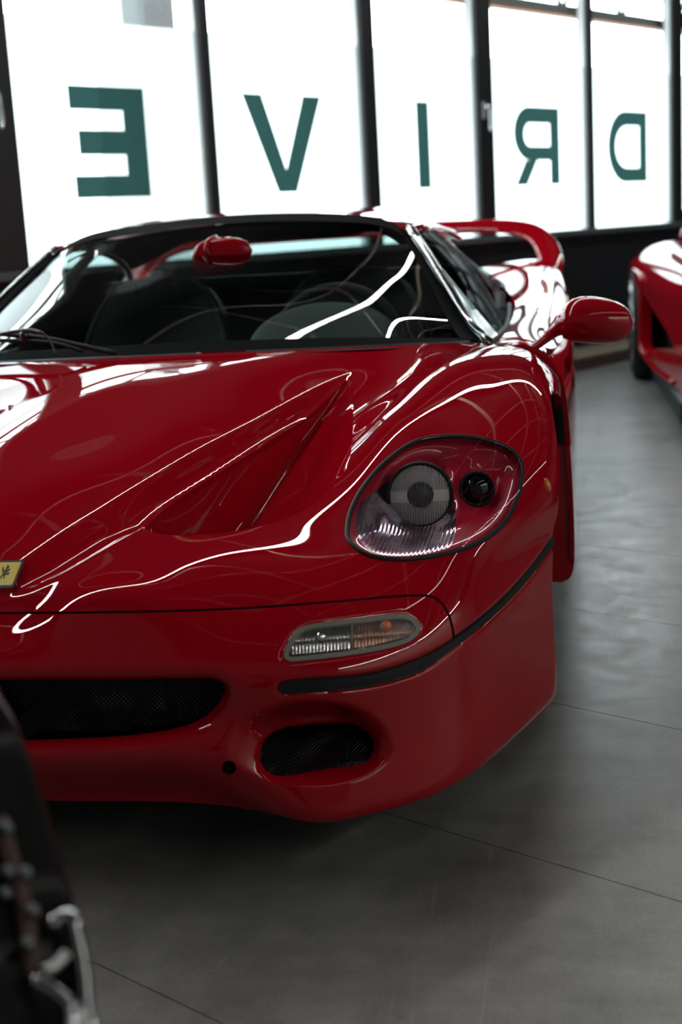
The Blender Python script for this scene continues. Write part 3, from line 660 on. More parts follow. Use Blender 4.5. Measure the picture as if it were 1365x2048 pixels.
for sgn in (1, -1):
    l, n = hit(458, 1535); l = l*np.array([sgn, 1, 1]); lathe('tow_hole', [(.0125, .002), (.0105, .0), (.010, .05), (.0, .05)], l, (0, 1, 0), 'black_matte', car, 20)
# ---- headlamps
LAMP_SKIN = px_skin(690, 1050, 868, 1124, 2.0, 4.0)
def lamp_unit(sgn):
    mx = np.array([sgn, 1, 1]); om = sgn < 0
    hl = group_part('headlamp', car)
    inl = LAMP_SKIN.clip(poly_sdf(LAMP_SKIN.Q, LAMP) - 1.5); d_in = poly_sdf(inl.Q, LAMP)
    cov = inl.moved(inl.N*(0.001 + 0.016*np.sqrt(np.clip(1 - np.clip(1 - d_in/85, 0, 1)**2, 0, 1)))[:, None]); cov.build('lamp_cover', 'lamp_cover', hl, only_mirror=om)
    ga = on_skin(LAMP, 0.0005)*mx; tube('gasket', ga, 0.0046, 'black_rubber', hl, 8, closed=True)
    gl = on_skin(smooth_poly((LAMP - LAMP.mean(0))*0.985 + LAMP.mean(0), 1), 0.003)*mx; tube('bright_edge', gl, 0.0006, 'lamp_silver', hl, 6, closed=True)
    # bowl: two round wells joined by a waist
    dep = 0.020 + 0.050*sstep(0, 55, d_in)
    dl = np.hypot(inl.Q[:, 0]-834, inl.Q[:, 1]-987); ds = np.hypot(inl.Q[:, 0]-950, inl.Q[:, 1]-974)
    dep = dep + 0.014*np.exp(-(np.maximum(dl-61, 0)/16)**2) + 0.012*np.exp(-(np.maximum(ds-36, 0)/12)**2)
    REF = smooth_poly([(722, 1000), (752, 975), (790, 960), (880, 1000), (906, 1030), (905, 1075), (880, 1102), (800, 1112), (745, 1104), (716, 1080), (708, 1040)], 5)
    refd = poly_sdf(inl.Q, REF)
    rib = np.where((inl.Q[:, 1] > 1048) & (refd > 0), 0.0016*np.sin((inl.Q[:, 0] + 0.25*(inl.Q[:, 1]-1050))*2*pi/8.5), 0.0)
    B = inl.moved(np.stack([0*dep, dep + rib, -0.25*dep], 1))
    B = refresh(B)
    B = B.clip(np.hypot(B.Q[:, 0]-834, B.Q[:, 1]-987) - 63.5); B = B.clip(np.hypot(B.Q[:, 0]-950, B.Q[:, 1]-974) - 37.0)
    B.clip(-poly_sdf(B.Q, REF)).skirted(.035).build('lamp_bowl', 'bowl_red', hl, only_mirror=om)
    B.clip(poly_sdf(B.Q, REF)).skirted(.035).build('reflector', 'iridescent_silver', hl, only_mirror=om)
    ax = np.array([0.08*sgn, -1, 0.16])
    def well(px, py, back): l, n = hit(px, py); return (l + np.array([0, back, -0.25*back]))*mx
    def depth_r(c, px): return px*np.linalg.norm(c*mx - CAM_POS)/FPX
    c = well(834, 987, 0.060); r = depth_r(c, 61)
    ml = hl
    lathe('lamp_ring', [(r*1.10, -.03), (r*1.10, .010), (r*1.06, .016), (r*.99, .014), (r*.97, .004)], c, ax, 'black_rubber', ml, 48)
    u, w, a = frame_of(ax)
    # chrome dish, bulb shield and fluted lens
    lathe('lamp_dish', [(r*.98, .006), (r*.9, -.006), (r*.75, -.018), (r*.5, -.030), (r*.3, -.036), (.0, -.039)], c, ax, 'dish_silver', ml, 48)
    lathe('bulb_shield', [(r*.42, -.020), (r*.42, -.002), (r*.38, .001), (.0, .002)], c, ax, 'steel_dark', ml, 32)
    n_ = 90; xs = np.linspace(-1, 1, n_); V, F, idx = [], [], {}
    for i, yv in enumerate(xs):
        for j, xv in enumerate(xs):
            if xv*xv + yv*yv <= 1.0:
                band = 1.0 if (yv > 0.16 or yv < -0.18) else 0.35
                fl = 0.0008*band*abs(math.sin(xv*pi*15)) + (0.0006*abs(math.sin(yv*pi*6)) if yv < -0.55 else 0)
                h = .010 + .010*(1 - xv*xv - yv*yv) + fl; idx[i, j] = len(V); V.append(c + a*h + u*(xv*r*.985) + w*(yv*r*.985))
    FC = []
    for (i, j) in idx:
        q = [(i, j), (i, j+1), (i+1, j+1), (i+1, j)]
        if all(k in idx for k in q):
            (FC if math.hypot(xs[j], xs[i]) < .44 else F).append(tuple(idx[k] for k in q))
    mk('lens_centre', V, FC, 'ribbed_glass', ml)
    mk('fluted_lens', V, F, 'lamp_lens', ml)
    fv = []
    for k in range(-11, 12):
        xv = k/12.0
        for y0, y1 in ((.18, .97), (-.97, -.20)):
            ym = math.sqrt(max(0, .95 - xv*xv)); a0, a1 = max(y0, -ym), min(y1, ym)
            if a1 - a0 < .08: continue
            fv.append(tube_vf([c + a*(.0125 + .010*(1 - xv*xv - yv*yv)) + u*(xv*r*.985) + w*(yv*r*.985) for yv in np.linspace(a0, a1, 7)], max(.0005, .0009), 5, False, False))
    o = mk('lens_flutes', *join(*fv), 'flute_shade', ml); o['kind'] = 'stuff'
    c2 = well(950, 974, 0.062); r2 = depth_r(c2, 36)
    sl = hl
    lathe('lamp_ring', [(r2*1.0, -.03), (r2*1.0, .012), (r2*.95, .016), (r2*.82, .013), (r2*.80, .004)], c2, ax, 'black_rubber', sl, 40)
    lathe('projector_dome', [(r2*.80, .002)] + [(r2*.80*math.cos(t), .002 + r2*.55*math.sin(t)) for t in np.linspace(.15, pi/2, 9)], c2, ax, 'dark_glass', sl, 40)
    return hl
for sgn in (1, -1): lamp_unit(sgn)
# ---- turn signals
SIG_SKIN = px_skin(562, 848, 1222, 1328, 1.5, 5.0)
def signal(sgn):
    om = sgn < 0; mx = np.array([sgn, 1, 1])
    e = group_part('turn_signal', car)
    S = SIG_SKIN.clip(poly_sdf(SIG_SKIN.Q, SIGNAL)); d = poly_sdf(S.Q, SIGNAL)
    rim = S.clip(9.5 - d).clip(poly_sdf(S.clip(9.5-d).Q, SIGNAL) + 0.2)
    rim.moved(rim.N*0.002).skirted(0.01).build('bezel', 'grey_gasket', e, only_mirror=om)
    L = S.clip(d - 8.5); dl = poly_sdf(L.Q, SIGNAL)
    fl = 0.0013*np.abs(np.sin(L.Q[:, 0]*pi/7.0))
    lens = L.moved(L.N*(0.001 + fl)[:, None]); 
    lens = refresh(lens)
    lens.build('ribbed_lens', 'ribbed_glass', e, only_mirror=om)
    # tilted back: upper and lower reflector facets meeting in a waist line
    mid = 1283 - (L.Q[:, 0]-600)*0.075
    dep = 0.016 - 0.010*np.exp(-((L.Q[:, 1]-mid)/9)**2) + 0.0022*np.abs(np.sin(L.Q[:, 0]*pi/7.0))
    Bk = L.moved(np.stack([0*dep, dep, 0*dep], 1)); Bk = refresh(Bk)
    Bk.clip(703 - Bk.Q[:, 0]).build('clear_reflector', 'lamp_silver', e, only_mirror=om)
    O = Bk.clip(Bk.Q[:, 0] - 706); O.build('amber_reflector', 'amber_back', e, only_mirror=om)
    p = on_skin([(705, 1247), (705, 1275), (705, 1303)], -0.003)*mx; tube('divider', p, 0.0022, 'grey_gasket', e, 6)
    for px, py, m in ((640, 1278, 'chrome'), (770, 1256, 'orange_lens')):
        l, n = hit(px, py); l = (l + np.array([0, .008, 0]))*mx; lathe('bulb', [(.0, -.011), (.008, -.009), (.0105, 0), (.008, .006), (.0, .008)], l, (0, -1, 0.1), m, e, 16)
mat('amber_back', (0.55, 0.22, 0.12), 0.25, 0.7)
for sgn in (1, -1): signal(sgn)
# ---- side marker lamps
for sgn in (1, -1):
    l, n = hit(1096, 970); l = l*np.array([sgn, 1, 1]); n = n*np.array([sgn, 1, 1]); u, w, a = frame_of(n)
    prof = [(.0, .006), (.005, .005), (.009, .003), (.0105, .0), (.0105, -.004)]
    V, F = lathe_vf(prof, (0, 0, 0), (0, 0, 1), 20); V = [l + u*v[0]*0.9 + w*v[1]*1.35 + a*v[2] for v in V]
    mk('side_marker', V, F, 'orange_lens', car)
# ---- nose badge
bd = group_part('nose_badge', car)
colc = G1[:, 0]; kc = int(np.argmin(np.abs(proj(colc)[:, 1] - 1149))); nb = N1.reshape(GR, GC, 3)[kc, 0].copy(); nb[0] = 0; nb /= np.linalg.norm(nb)
ev = np.array([0, -nb[2], nb[1]]); ev = ev if ev[2] > 0 else -ev
ctr = np.array([0, colc[kc][1], colc[kc][2]]) + nb*0.002; hh, wt, wb = 0.0255, 0.0265, 0.0185
def bp(x, y, h): return ctr + np.array([1.0, 0, 0])*x + ev*y + nb*h
def prism(name, pts, h0, h1, m, parent):
    n = len(pts); V = [bp(x, y, h0) for x, y in pts] + [bp(x, y, h1) for x, y in pts]
    F = [tuple(range(n, 2*n))] + [(i, (i+1) % n, n + (i+1) % n, n + i) for i in range(n)]; return mk(name, V, F, m, parent, False)
def trap(s): return [(-wb*s - .0, -hh*s), (wb*s, -hh*s), (wt*s, hh*s), (-wt*s, hh*s)]
prism('badge_frame', [(-wb-.002, -hh-.002), (wb+.002, -hh-.002), (wt+.002, hh+.002), (-wt-.002, hh+.002)], -.006, .0016, 'chrome', bd)
prism('badge_field', trap(.90), .0012, .0026, 'badge_yellow', bd)
s_ = hh/1.0
horse = [(.02, .70), (.10, .78), (.16, .66), (.30, .60), (.27, .52), (.14, .52), (.12, .40), (.24, .30), (.38, .40), (.46, .32), (.30, .16), (.18, .14), (.16, .0), (.30, -.08), (.40, .04), (.48, -.02), (.36, -.22), (.16, -.16),
         (.02, -.22), (-.02, -.38), (.06, -.56), (-.02, -.62), (-.12, -.42), (-.14, -.24), (-.28, -.34), (-.34, -.56), (-.44, -.56), (-.38, -.30), (-.26, -.14), (-.30, .04), (-.44, .22), (-.42, .44), (-.54, .50), (-.40, .56), (-.30, .46), (-.32, .26), (-.20, .16), (-.06, .24), (-.02, .46)]
prism('horse_emblem', [(x*s_*.62, y*s_*.80 + .08*s_) for x, y in horse], .0022, .0034, 'badge_black', bd)
for x0 in (-.62, -.34, -.08, .18, .44):
    prism('badge_lettering', [((x0)*wb, -hh*.86), ((x0+.18)*wb, -hh*.86), ((x0+.18)*wb, -hh*.70), (x0*wb, -hh*.70)], .0024, .0030, 'white_label', bd)
# ---- cabin glass and roof
def sym(row): return [(-x, y, z) for x, y, z in row[::-1] if x > 1e-6] + list(row)
W_BASE = [(0, 1.215, .790), (.25, 1.228, .789), (.45, 1.265, .786), (.62, 1.345, .780), (.735, 1.475, .768)]
W_TOP = [(0, 2.080, 1.113), (.18, 2.072, 1.108), (.33, 2.05, 1.096), (.44, 2.01, 1.074), (.512, 1.955, 1.036)]
def wrow(t, bul):
    return [tuple(np.array(a)*(1-t) + np.array(b)*t + np.array([0.018*bul*(a[0]/.735)**2, -0.030*bul, 0.024*bul])) for a, b in zip(W_BASE, W_TOP)]
WCT = [sym(wrow(t, 6.75*t*(1-t)**2)) for t in (0, .25, .5, .75, 1)]
W_FAIR = [[.003, -.0075, -.0176, -.0501, -.062], [.0012, -.0118, -.0115, -.0356, -.0503], [-.0005, -.0028, -.0016, -.0082, -.0143], [0, 0, 0, .0043, .0043]]
WCT = np.array(WCT)
for r in range(4):
    for c in range(-4, 5): WCT[r+1, 4+c, 2] += W_FAIR[r][abs(c)]
WG = patch_grid(WCT, 10, 8)
def sub(G_, r0, r1, c0, c1): return G_[r0:r1, c0:c1]
r_, c_ = WG.shape[:2]
mk('windshield', WG.reshape(-1, 3), grid_faces(r_, c_), 'windshield_glass', car)
wn_ = grid_normals(WG)
def frit(name, sl, lift=0.0012, m='black_matte'):
    g_ = WG[sl] + wn_[sl]*lift; rr, cc = g_.shape[:2]; mk(name, g_.reshape(-1, 3), grid_faces(rr, cc), m, car)
frit('windshield_border', (slice(r_-4, r_), slice(0, c_))); frit('windshield_border', (slice(0, 3), slice(0, c_)))
for cs in (slice(0, 4), slice(c_-4, c_)): frit('windshield_border', (slice(0, r_), cs))
# wiper cowl below the glass
cow = [sym([(x, y - .035 - .01*(x/.735), z - .006) for x, y, z in W_BASE]), sym([(x, y + .012, z - .004) for x, y, z in W_BASE])]
patch('cowl', cow, 'black_rubber', car, 3, 6)
for sgn in (1, -1):
    mx = np.array([sgn, 1, 1])
    pil = np.array([WG[i, c_-1] for i in range(0, r_, 4)] + [WG[r_-1, c_-1]])
    pil = np.concatenate([[pil[0] + [.02, -.04, -.02]], pil])*mx
    tube('a_pillar', pil + np.array([.012*sgn, .012, 0]), 0.017, 'black_gloss', car, 12)
    tube('pillar_trim', pil + np.array([.006*sgn, -.004, .015]), 0.004, 'chrome', car, 8)
RAIL = [(.522, 1.975, 1.040), (.545, 2.20, 1.050), (.555, 2.45, 1.030), (.58, 2.80, .965), (.655, 3.08, .865), (.715, 3.24, .805)]
BELT = [(.752, 1.485, .757), (.780, 1.80, .762), (.785, 2.15, .770), (.775, 2.55, .785), (.755, 2.90, .795), (.722, 3.22, .803)]
for sgn in (1, -1):
    mx = np.array([sgn, 1, 1]); ra, be = np.array(RAIL)*mx, np.array(BELT)*mx
    midr = (ra + be)/2 + np.array([.022*sgn, 0, .015])
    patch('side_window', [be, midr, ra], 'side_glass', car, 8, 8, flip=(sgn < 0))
    tube('window_rail', bspl(ra, 6), 0.014, 'red_paint', car, 10); tube('belt_trim', bspl(be[:4], 6), 0.008, 'black_rubber', car, 8)
    q = [be[0], be[0]*.66 + be[1]*.34, be[0]*.4 + ra[0]*.6]
    mk('sail_panel', [q[0], q[1], q[2], q[0] + np.array([.012*sgn, -.004, .012]), q[1] + np.array([.014*sgn, 0, .012]), q[2] + np.array([.012*sgn, -.004, .012])], [(3, 4, 5), (0, 1, 4, 3), (1, 2, 5, 4), (2, 0, 3, 5)], 'black_gloss', car, False)
roof_rows = []
for k, (y, dz, xs) in enumerate(((0.0, 0, 1.0), (.14, .012, 1.03), (.36, .012, 1.06), (.62, -.004, 1.10), (.80, -.030, 1.13))):
    row = []
    for (x, yy, z), in zip(W_TOP,):
        y2 = yy*(1-k/4) + 2.08*(k/4) + y + .004; hump = .030*math.exp(-((x-.30)/.10)**2)*sstep(.30, .62, np.array(y)) 
        row.append((x*xs + (.03 if x > .5 else 0)*(k > 0), y2, z + dz + float(hump)))
    roof_rows.append(sym(row))
patch('roof', roof_rows, 'red_paint', car, 8, 8, flip=False, thick=0.02)
patch('headliner', [[(x*.97, y + .012, z - .034 - (.022 if k_ == 4 else 0)) for x, y, z in r] for k_, r in enumerate(roof_rows)], 'leather_black', car, 6, 6)
patch('rear_window', [sym([(x*1.13, 2.89, z - .045) for x, y, z in W_TOP]), sym([(x*1.12, 3.35, .86 - .03*(x/.5)**2) for x, y, z in W_TOP])], 'windshield_glass', car, 4, 6)
patch('engine_cover', [sym([(x*1.12, 3.36, .86 - .03*(x/.5)**2) for x, y, z in W_TOP]), sym([(x*1.1, 3.9, .845 - .01*(x/.5)**2) for x, y, z in W_TOP]), sym([(x*1.1, 4.38, .82) for x, y, z in W_TOP])], 'red_paint', car, 6, 6)
# ---- flank: door and rear haunch from one master patch
YS = [1.42, 1.65, 2.0, 2.4, 2.9, 3.3, 3.7, 4.1, 4.42]
FL = [
 [(.755, .757), (.772, .757), (.792, .765), (.795, .778), (.765, .800), (.70, .825), (.60, .842), (.55, .845), (.54, .82)],
 [(.868, .752), (.872, .738), (.885, .738), (.895, .760), (.890, .812), (.862, .862), (.845, .885), (.83, .875), (.80, .84)],
 [(.925, .690), (.940, .680), (.958, .665), (.968, .680), (.974, .725), (.970, .775), (.966, .795), (.945, .79), (.90, .76)],
 [(.948, .560), (.962, .540), (.977, .520), (.983, .520), (.988, .540), (.992, .580), (.990, .600), (.965, .60), (.93, .58)],
 [(.957, .360), (.966, .340), (.975, .330), (.980, .330), (.986, .340), (.993, .36), (.990, .38), (.965, .40), (.93, .40)],
 [(.954, .190), (.960, .185), (.966, .180), (.970, .180), (.976, .185), (.98, .20), (.98, .22), (.95, .24), (.92, .26)],
 [(.925, .150), (.932, .148), (.936, .145), (.940, .145), (.950, .145), (.955, .15), (.955, .17), (.93, .2), (.90, .22)]]
FG = patch_grid([[(x, y, z) for (x, z), y in zip(r, YS)] for r in FL], 10, 14)
FN = grid_normals(FG, True); fr_, fc_ = FG.shape[:2]
flank = Skin(FG.reshape(-1, 3), FN.reshape(-1, 3), proj(FG).reshape(-1, 2), grid_faces(fr_, fc_, True))
if (flank.N[:, 0].mean() < 0): flank.N = -flank.N; flank.F = [q[::-1] for q in flank.F]
def rear_arch(S): return (np.hypot(S.V[:, 1]-3.60, S.V[:, 2]-.33) - .375)*1000
corner = lambda S: np.minimum((S.V[:, 1] - 1.425)*1000 - np.maximum(.22 - S.V[:, 2], 0)*350, 50)
door = flank.clip((2.46 - flank.V[:, 1])*1000); door = door.clip(corner(door)); 
SLOT = (1.40, 1.475, .50, .68)
slot_f = lambda S: np.maximum((S.V[:, 1] - SLOT[1])*1000, np.maximum((SLOT[2] - S.V[:, 2])*1000, (S.V[:, 2] - SLOT[3])*1000))
door = door.clip(slot_f(door))
hau = flank.clip((flank.V[:, 1] - 2.468)*1000); hau = hau.clip(rear_arch(hau))
for sgn in (1, -1):
    door.skirted(.012).build('door', 'red_paint', car, only_mirror=sgn < 0); hau.skirted(.012).build('rear_fender', 'red_paint', car, only_mirror=sgn < 0)
    pnl = [(.80, .16), (.925, .152), (.945, .165), (.953, .20), (.957, .36), (.950, .50), (.80, .50)]
    mk('door_front', [(x*sgn, 1.432, z) for x, z in pnl] + [(x*sgn, 1.47, z) for x, z in pnl], [tuple(range(7)), tuple(range(7, 14))] + [(i, (i+1) % 7, 7 + (i+1) % 7, 7 + i) for i in range(7)], 'red_paint', car, False)
    box('vent_slot', (.895*sgn, 1.44, .58), (.04, .10, .24), 'black_matte', car)
    box('intake', (.93*sgn, 2.62, .58), (.07, .26, .16), 'black_matte', car, bevel=.02)
# ---- rear wing: one blade sweeping up out of both haunches
wp_ = [(0, 4.285, 1.036), (.25, 4.28, 1.034), (.5, 4.27, 1.030), (.68, 4.25, 1.024), (.79, 4.20, 1.006), (.86, 4.12, .968), (.895, 4.02, .915), (.905, 3.90, .855), (.885, 3.76, .77)]
half = bspl(wp_, 6); full_w = np.concatenate([half[::-1]*np.array([-1, 1, 1]), half[1:]])
rw = np.interp(np.abs(full_w[:, 0]), [0, .7, .9, .93], [.05, .05, .052, .05])
tube('rear_wing', full_w, rw, 'red_paint', car, 18, flat=0.36)
patch('tail_panel', [sym([(x*1.7, 4.40, .80) for x, y, z in W_TOP]), sym([(x*1.75, 4.45, .5) for x, y, z in W_TOP]), sym([(x*1.7, 4.40, .26) for x, y, z in W_TOP])], 'red_paint', car, 4, 4)
# ---- door mirrors
MS = [(1040, 716, 5, 24), (1062, 700, 7, 22), (1085, 683, 9, 20), (1106, 665, 13, 22), (1120, 652, 23, 32), (1134, 644, 36, 44), (1155, 640, 44.5, 50), (1182, 640, 47, 52), (1210, 642, 45.5, 50), (1236, 644, 40, 44), (1254, 644, 29, 34), (1263, 644, 16, 20), (1266, 644, 3, 4)]
MS = bspl(MS, 5); nk = 24
for sgn in (1, -1):
    V = []
    for i, (px, py, hv, hd) in enumerate(MS):
        a = MS[min(i+1, len(MS)-1)][:2] - MS[max(i-1, 0)][:2]; a = a/np.linalg.norm(a); p_ = np.array([-a[1], a[0]])
        if px > 1125: p_ = np.array([0.0, 1.0]) 
        k = float(sstep(1100, 1140, np.array(px))); p_ = p_*(1-k) + np.array([0.03, 1.0])*k
        c = at(px, py, Y=1.46); e = at(px + p_[0]*10, py + p_[1]*10, Y=1.46) - c; e = e/10
        for q in range(nk):
            t_ = 2*pi*q/nk; sy = math.sin(t_); sy = sy if sy < 0 else sy*0.55
            V.append((c + e*hv*math.cos(t_) + np.array([0, 1.0, 0])*sy*hd*np.linalg.norm(e)*0.9)*np.array([sgn, 1, 1]))
    F = grid_faces(len(MS), nk, sgn > 0, True) + [tuple(range((len(MS)-1)*nk, len(MS)*nk))]
    dm = mk('door_mirror', V, F, 'red_paint', car)
    c = at(1195, 643, Y=1.46)*np.array([sgn, 1, 1]) + np.array([0, .034, 0]); V = [c + np.array([.062*math.cos(t_), 0, .040*math.sin(t_)]) for t_ in np.linspace(0, 2*pi, 24, endpoint=False)]
    mk('mirror_glass', V, [tuple(range(24))], 'mirror_chrome', dm, False)
# ---- wipers
def wpath(pts, lift=.012): return bspl([at(x, y, Y=yy) + np.array([0, -lift, lift]) for x, y, yy in pts], 5)
wip = group_part('wiper', car)
tube('wiper_arm', wpath([(236, 716, 1.19), (150, 697, 1.22), (80, 684, 1.25), (-40, 672, 1.34)]), 0.0065, 'black_rubber', wip, 8)
tube('wiper_blade', wpath([(170, 712, 1.20), (100, 694, 1.22), (0, 690, 1.27), (-60, 690, 1.32)]), 0.005, 'black_rubber', wip, 8)
tube('wiper_link', wpath([(90, 676, 1.22), (50, 670, 1.24), (-30, 684, 1.30)]), 0.005, 'steel_dark', wip, 8)
tube('washer_hose', wpath([(84, 672, 1.21), (104, 690, 1.20), (117, 720, 1.17)]), 0.0028, 'black_rubber', wip, 6)
lathe('wiper_pivot', [(.0, .014), (.010, .012), (.012, 0), (.012, -.01)], at(50, 672, Y=1.23), (0, -.4, 1), 'black_gloss', wip, 16)
# ---- cabin interior
inn = group_part('cabin', car)
patch('dashboard', [sym([(0, 1.26, .765), (.35, 1.29, .762), (.6, 1.38, .755), (.69, 1.50, .745)]), sym([(0, 1.45, .775), (.35, 1.47, .772), (.6, 1.55, .762), (.70, 1.62, .75)]), sym([(0, 1.62, .755), (.35, 1.64, .752), (.6, 1.70, .745), (.70, 1.75, .735)]), sym([(0, 1.66, .60), (.35, 1.68, .60), (.6, 1.72, .60), (.70, 1.77, .60)])], 'leather_black', inn, 6, 5)
bn = []
for k in range(9):
    y = 1.36 + .26*k/8; s = math.sin(pi/2*min(1, k/5))
    bn.append([(.33 - .185*math.cos(a), y, .758 + .115*s*math.sin(a)**.8) for a in np.linspace(0, pi, 11)])
patch('instrument_hood', bn, 'dash_grey', inn, 3, 4)
sw_c = np.array([.33, 1.74, .735]); sw_ax = np.array([0, -1, .36]); u, w, a = frame_of(sw_ax)
tube('steering_wheel', [sw_c + .175*(math.cos(t)*u + math.sin(t)*w) for t in np.linspace(0, 2*pi, 48, endpoint=False)], .017, 'leather_black', inn, 12, closed=True)
for t in (pi/2*3, pi*.12, pi*.88): tube('wheel_spoke', [sw_c, sw_c + .09*(math.cos(t)*u + math.sin(t)*w), sw_c + .17*(math.cos(t)*u + math.sin(t)*w)], .014, 'black_gloss', inn, 8)
for sx in (-.305, .305):
    st_rows = []
    for z, wd, y, bow in ((.30, .235, 2.05, .05), (.50, .24, 2.12, .06), (.68, .235, 2.18, .06), (.80, .21, 2.23, .055), (.885, .17, 2.265, .045), (.93, .125, 2.285, .03), (.946, .06, 2.30, .01)):
        st_rows.append([(sx + wd*x_, y - bow*abs(x_)**2.2, z - .012*abs(x_)**3) for x_ in np.linspace(-1, 1, 9)])
    patch('seat', st_rows, 'leather_black', inn, 5, 4, thick=0.05)
    e_ = np.array([st_rows[k][0] for k in range(7)] + [st_rows[k][-1] for k in range(6, -1, -1)]) + np.array([0, -.004, 0]); tube('seat_piping', bspl(e_, 4), .006, 'dash_grey', inn, 8)
for sgn in (1, -1):
    bp0, bp1 = np.array([.735*sgn, 2.10, .78]), np.array([.545*sgn, 2.36, 1.025])
    tube('b_pillar', [bp0, (bp0+bp1)/2 + np.array([.012*sgn, 0, 0]), bp1], .016, 'frame_grey', inn, 10)
    mk('quarter_panel', [bp0 + [0, .02, -.4], bp0 + [0, .02, .0], (bp0*.28+bp1*.72) + [0, .02, 0], (.60*sgn, 2.75, .955), (.72*sgn, 2.75, .4)], [(0, 1, 2, 3, 4)], 'leather_black', inn, False)
    box('door_card', (.735*sgn, 1.85, .60), (.03, .70, .30), 'leather_black', inn, bevel=.01)
box('bulkhead', (0, 2.62, .60), (1.34, .06, .64), 'leather_black', inn, bevel=.02)
box('console', (0, 1.95, .42), (.16, .80, .34), 'leather_black', inn, bevel=.03)
# inside mirror in red
ms = []
for k, t in enumerate(np.linspace(-1, 1, 13)):
    r = math.sqrt(max(0, 1 - abs(t)**2.6)); ms.append([(.022 + .088*t, 1.765 + .024*r*math.sin(a) , 1.004 + .010*t + (.050 - .008*t)*r*math.cos(a)) for a in np.linspace(0, 2*pi, 20, endpoint=False)])
im = mk('inside_mirror', np.array(ms).reshape(-1, 3), grid_faces(13, 20, False, True), 'dark_red', inn)
tube('mirror_stem', bspl([(.0, 1.752, .995), (-.012, 1.735, 1.02), (-.01, 1.755, 1.045), (0, 1.80, 1.055)], 5), .007, 'dark_red', inn, 8)
pod = []
for k in range(6): pod.append([(.098 + .065*math.cos(a)*(1 - (k/5)**2)**.5, 1.37 + .05*math.sin(a)*(1 - (k/5)**2)**.5, .772 + .030*k/5) for a in np.linspace(0, 2*pi, 20, endpoint=False)])
mk('dash_pod', np.array(pod).reshape(-1, 3), grid_faces(6, 20, False, True), 'dark_red', inn)
# ---- underside and wheels
box('undertray', (0, 2.4, .165), (1.24, 3.8, .02), 'black_matte', car)
box('nose_box', (0, .55, .33), (1.05, .5, .30), 'black_matte', car)
box('engine_bay', (0, 3.45, .45), (1.1, 1.6, .55), 'black_matte', car)
def wheel(x, y, r, wd, sgn, parent, rim='alloy'):
    wh = group_part('wheel', parent)
    c = (x*sgn, y, r); ax = (sgn, 0, 0); h = wd/2
    lathe('tyre', [(r*.66, -h*.9), (r*.80, -h), (r*.94, -h*.92), (r*.99, -h*.7), (r, -h*.3), (r, h*.3), (r*.99, h*.7), (r*.94, h*.92), (r*.80, h), (r*.68, h*.93), (r*.66, h*.86)], c, ax, 'tyre', wh, 56)
    lathe('rim', [(r*.66, h*.86), (r*.685, h*.95), (r*.66, h*.99), (r*.62, h*.9), (r*.58, h*.3), (r*.56, -h*.9)], c, ax, rim, wh, 48)
    lathe('brake_disc', [(r*.5, h*.02), (r*.5, h*.10), (r*.2, h*.10)], c, ax, 'steel_dark', wh, 40)
    lathe('hub', [(r*.15, h*.55), (r*.14, h*.78), (r*.08, h*.86), (0, h*.86)], c, ax, rim, wh, 24)
    u, w, a = frame_of(ax); cc = np.array(c)
    for k in range(5):
        t = 2*pi*k/5 + .3; e = math.cos(t)*u + math.sin(t)*w; f = -math.sin(t)*u + math.cos(t)*w; V = []
        for rr, hw, hh_ in ((r*.10, .032, .74), (r*.35, .026, .80), (r*.61, .034, .88)):
            for s1 in (-1, 1):
                for d_ in (0, -.03): V.append(cc + e*rr + f*hw*s1 + a*(h*hh_ + d_))
        F = []
        for q in range(2):
            b_ = q*4; F += [(b_, b_+2, b_+6, b_+4), (b_+1, b_+5, b_+7, b_+3), (b_, b_+4, b_+5, b_+1), (b_+2, b_+3, b_+7, b_+6)]
        mk('spoke', V, F, rim, wh, False)
    return wh
for sgn in (1, -1):
    wheel(.780, 1.02, .318, .235, sgn, car); wheel(.80, 3.60, .335, .33, sgn, car)
    th = np.linspace(-.35, pi+.35, 20); 
    V = [(x*sgn, ARCH_C[0] + (ARCH_R+.004)*math.cos(t), ARCH_C[1] + (ARCH_R+.004)*math.sin(t)) for t in th for x in (.60, .89)]
    mk('wheel_liner', V, [(2*i, 2*i+1, 2*i+3, 2*i+2) for i in range(19)], 'black_matte', car)
# ================================================================== CEILING LIGHTS AND RAILS
def linear_light(n, w0, w1, label, m):
    e = empty('linear_light', tuple(room((w0+w1)/2, n, CEIL - .21)), label, 'light', 'long ceiling strip lights')
    rbox('housing', w0, w1, n - .035, n + .035, CEIL - .18, CEIL - .145, 'frame_black', e); rbox('diffuser', w0 + .01, w1 - .01, n - .026, n + .026, CEIL - .21, CEIL - .1805, m, e)
    for k in range(5):
        w = w0 + .4 + (w1-w0-.8)*k/4; rbox('hanger', w - .01, w + .01, n - .01, n + .01, CEIL - .145, CEIL, 'frame_black', e)
linear_light(-1.85, -10.6, 3.5, 'long white ceiling strip light nearest the window wall', 'led')
linear_light(-6.6, -10.6, 3.5, 'long white ceiling strip light in the middle of the room', 'led_soft')
linear_light(-10.6, -10.6, 3.5, 'added unseen ceiling strip light that brightens the front of the car', 'led_front_fill')  # fill strip added out of view to brighten bumper and headlamps
for k, n in enumerate((-0.9, -2.9, -4.0, -5.2)):
    tag(tube('ceiling_rail', [room(-10.9, n, CEIL - .035), room(-2, n, CEIL - .035), room(8.9, n, CEIL - .035)], .03, 'rail_brown', None, 8), 'thin pale conduit under the ceiling, %s from the window wall' % ('first', 'second', 'third', 'fourth')[k], 'conduit', 'ceiling conduits along the window wall')
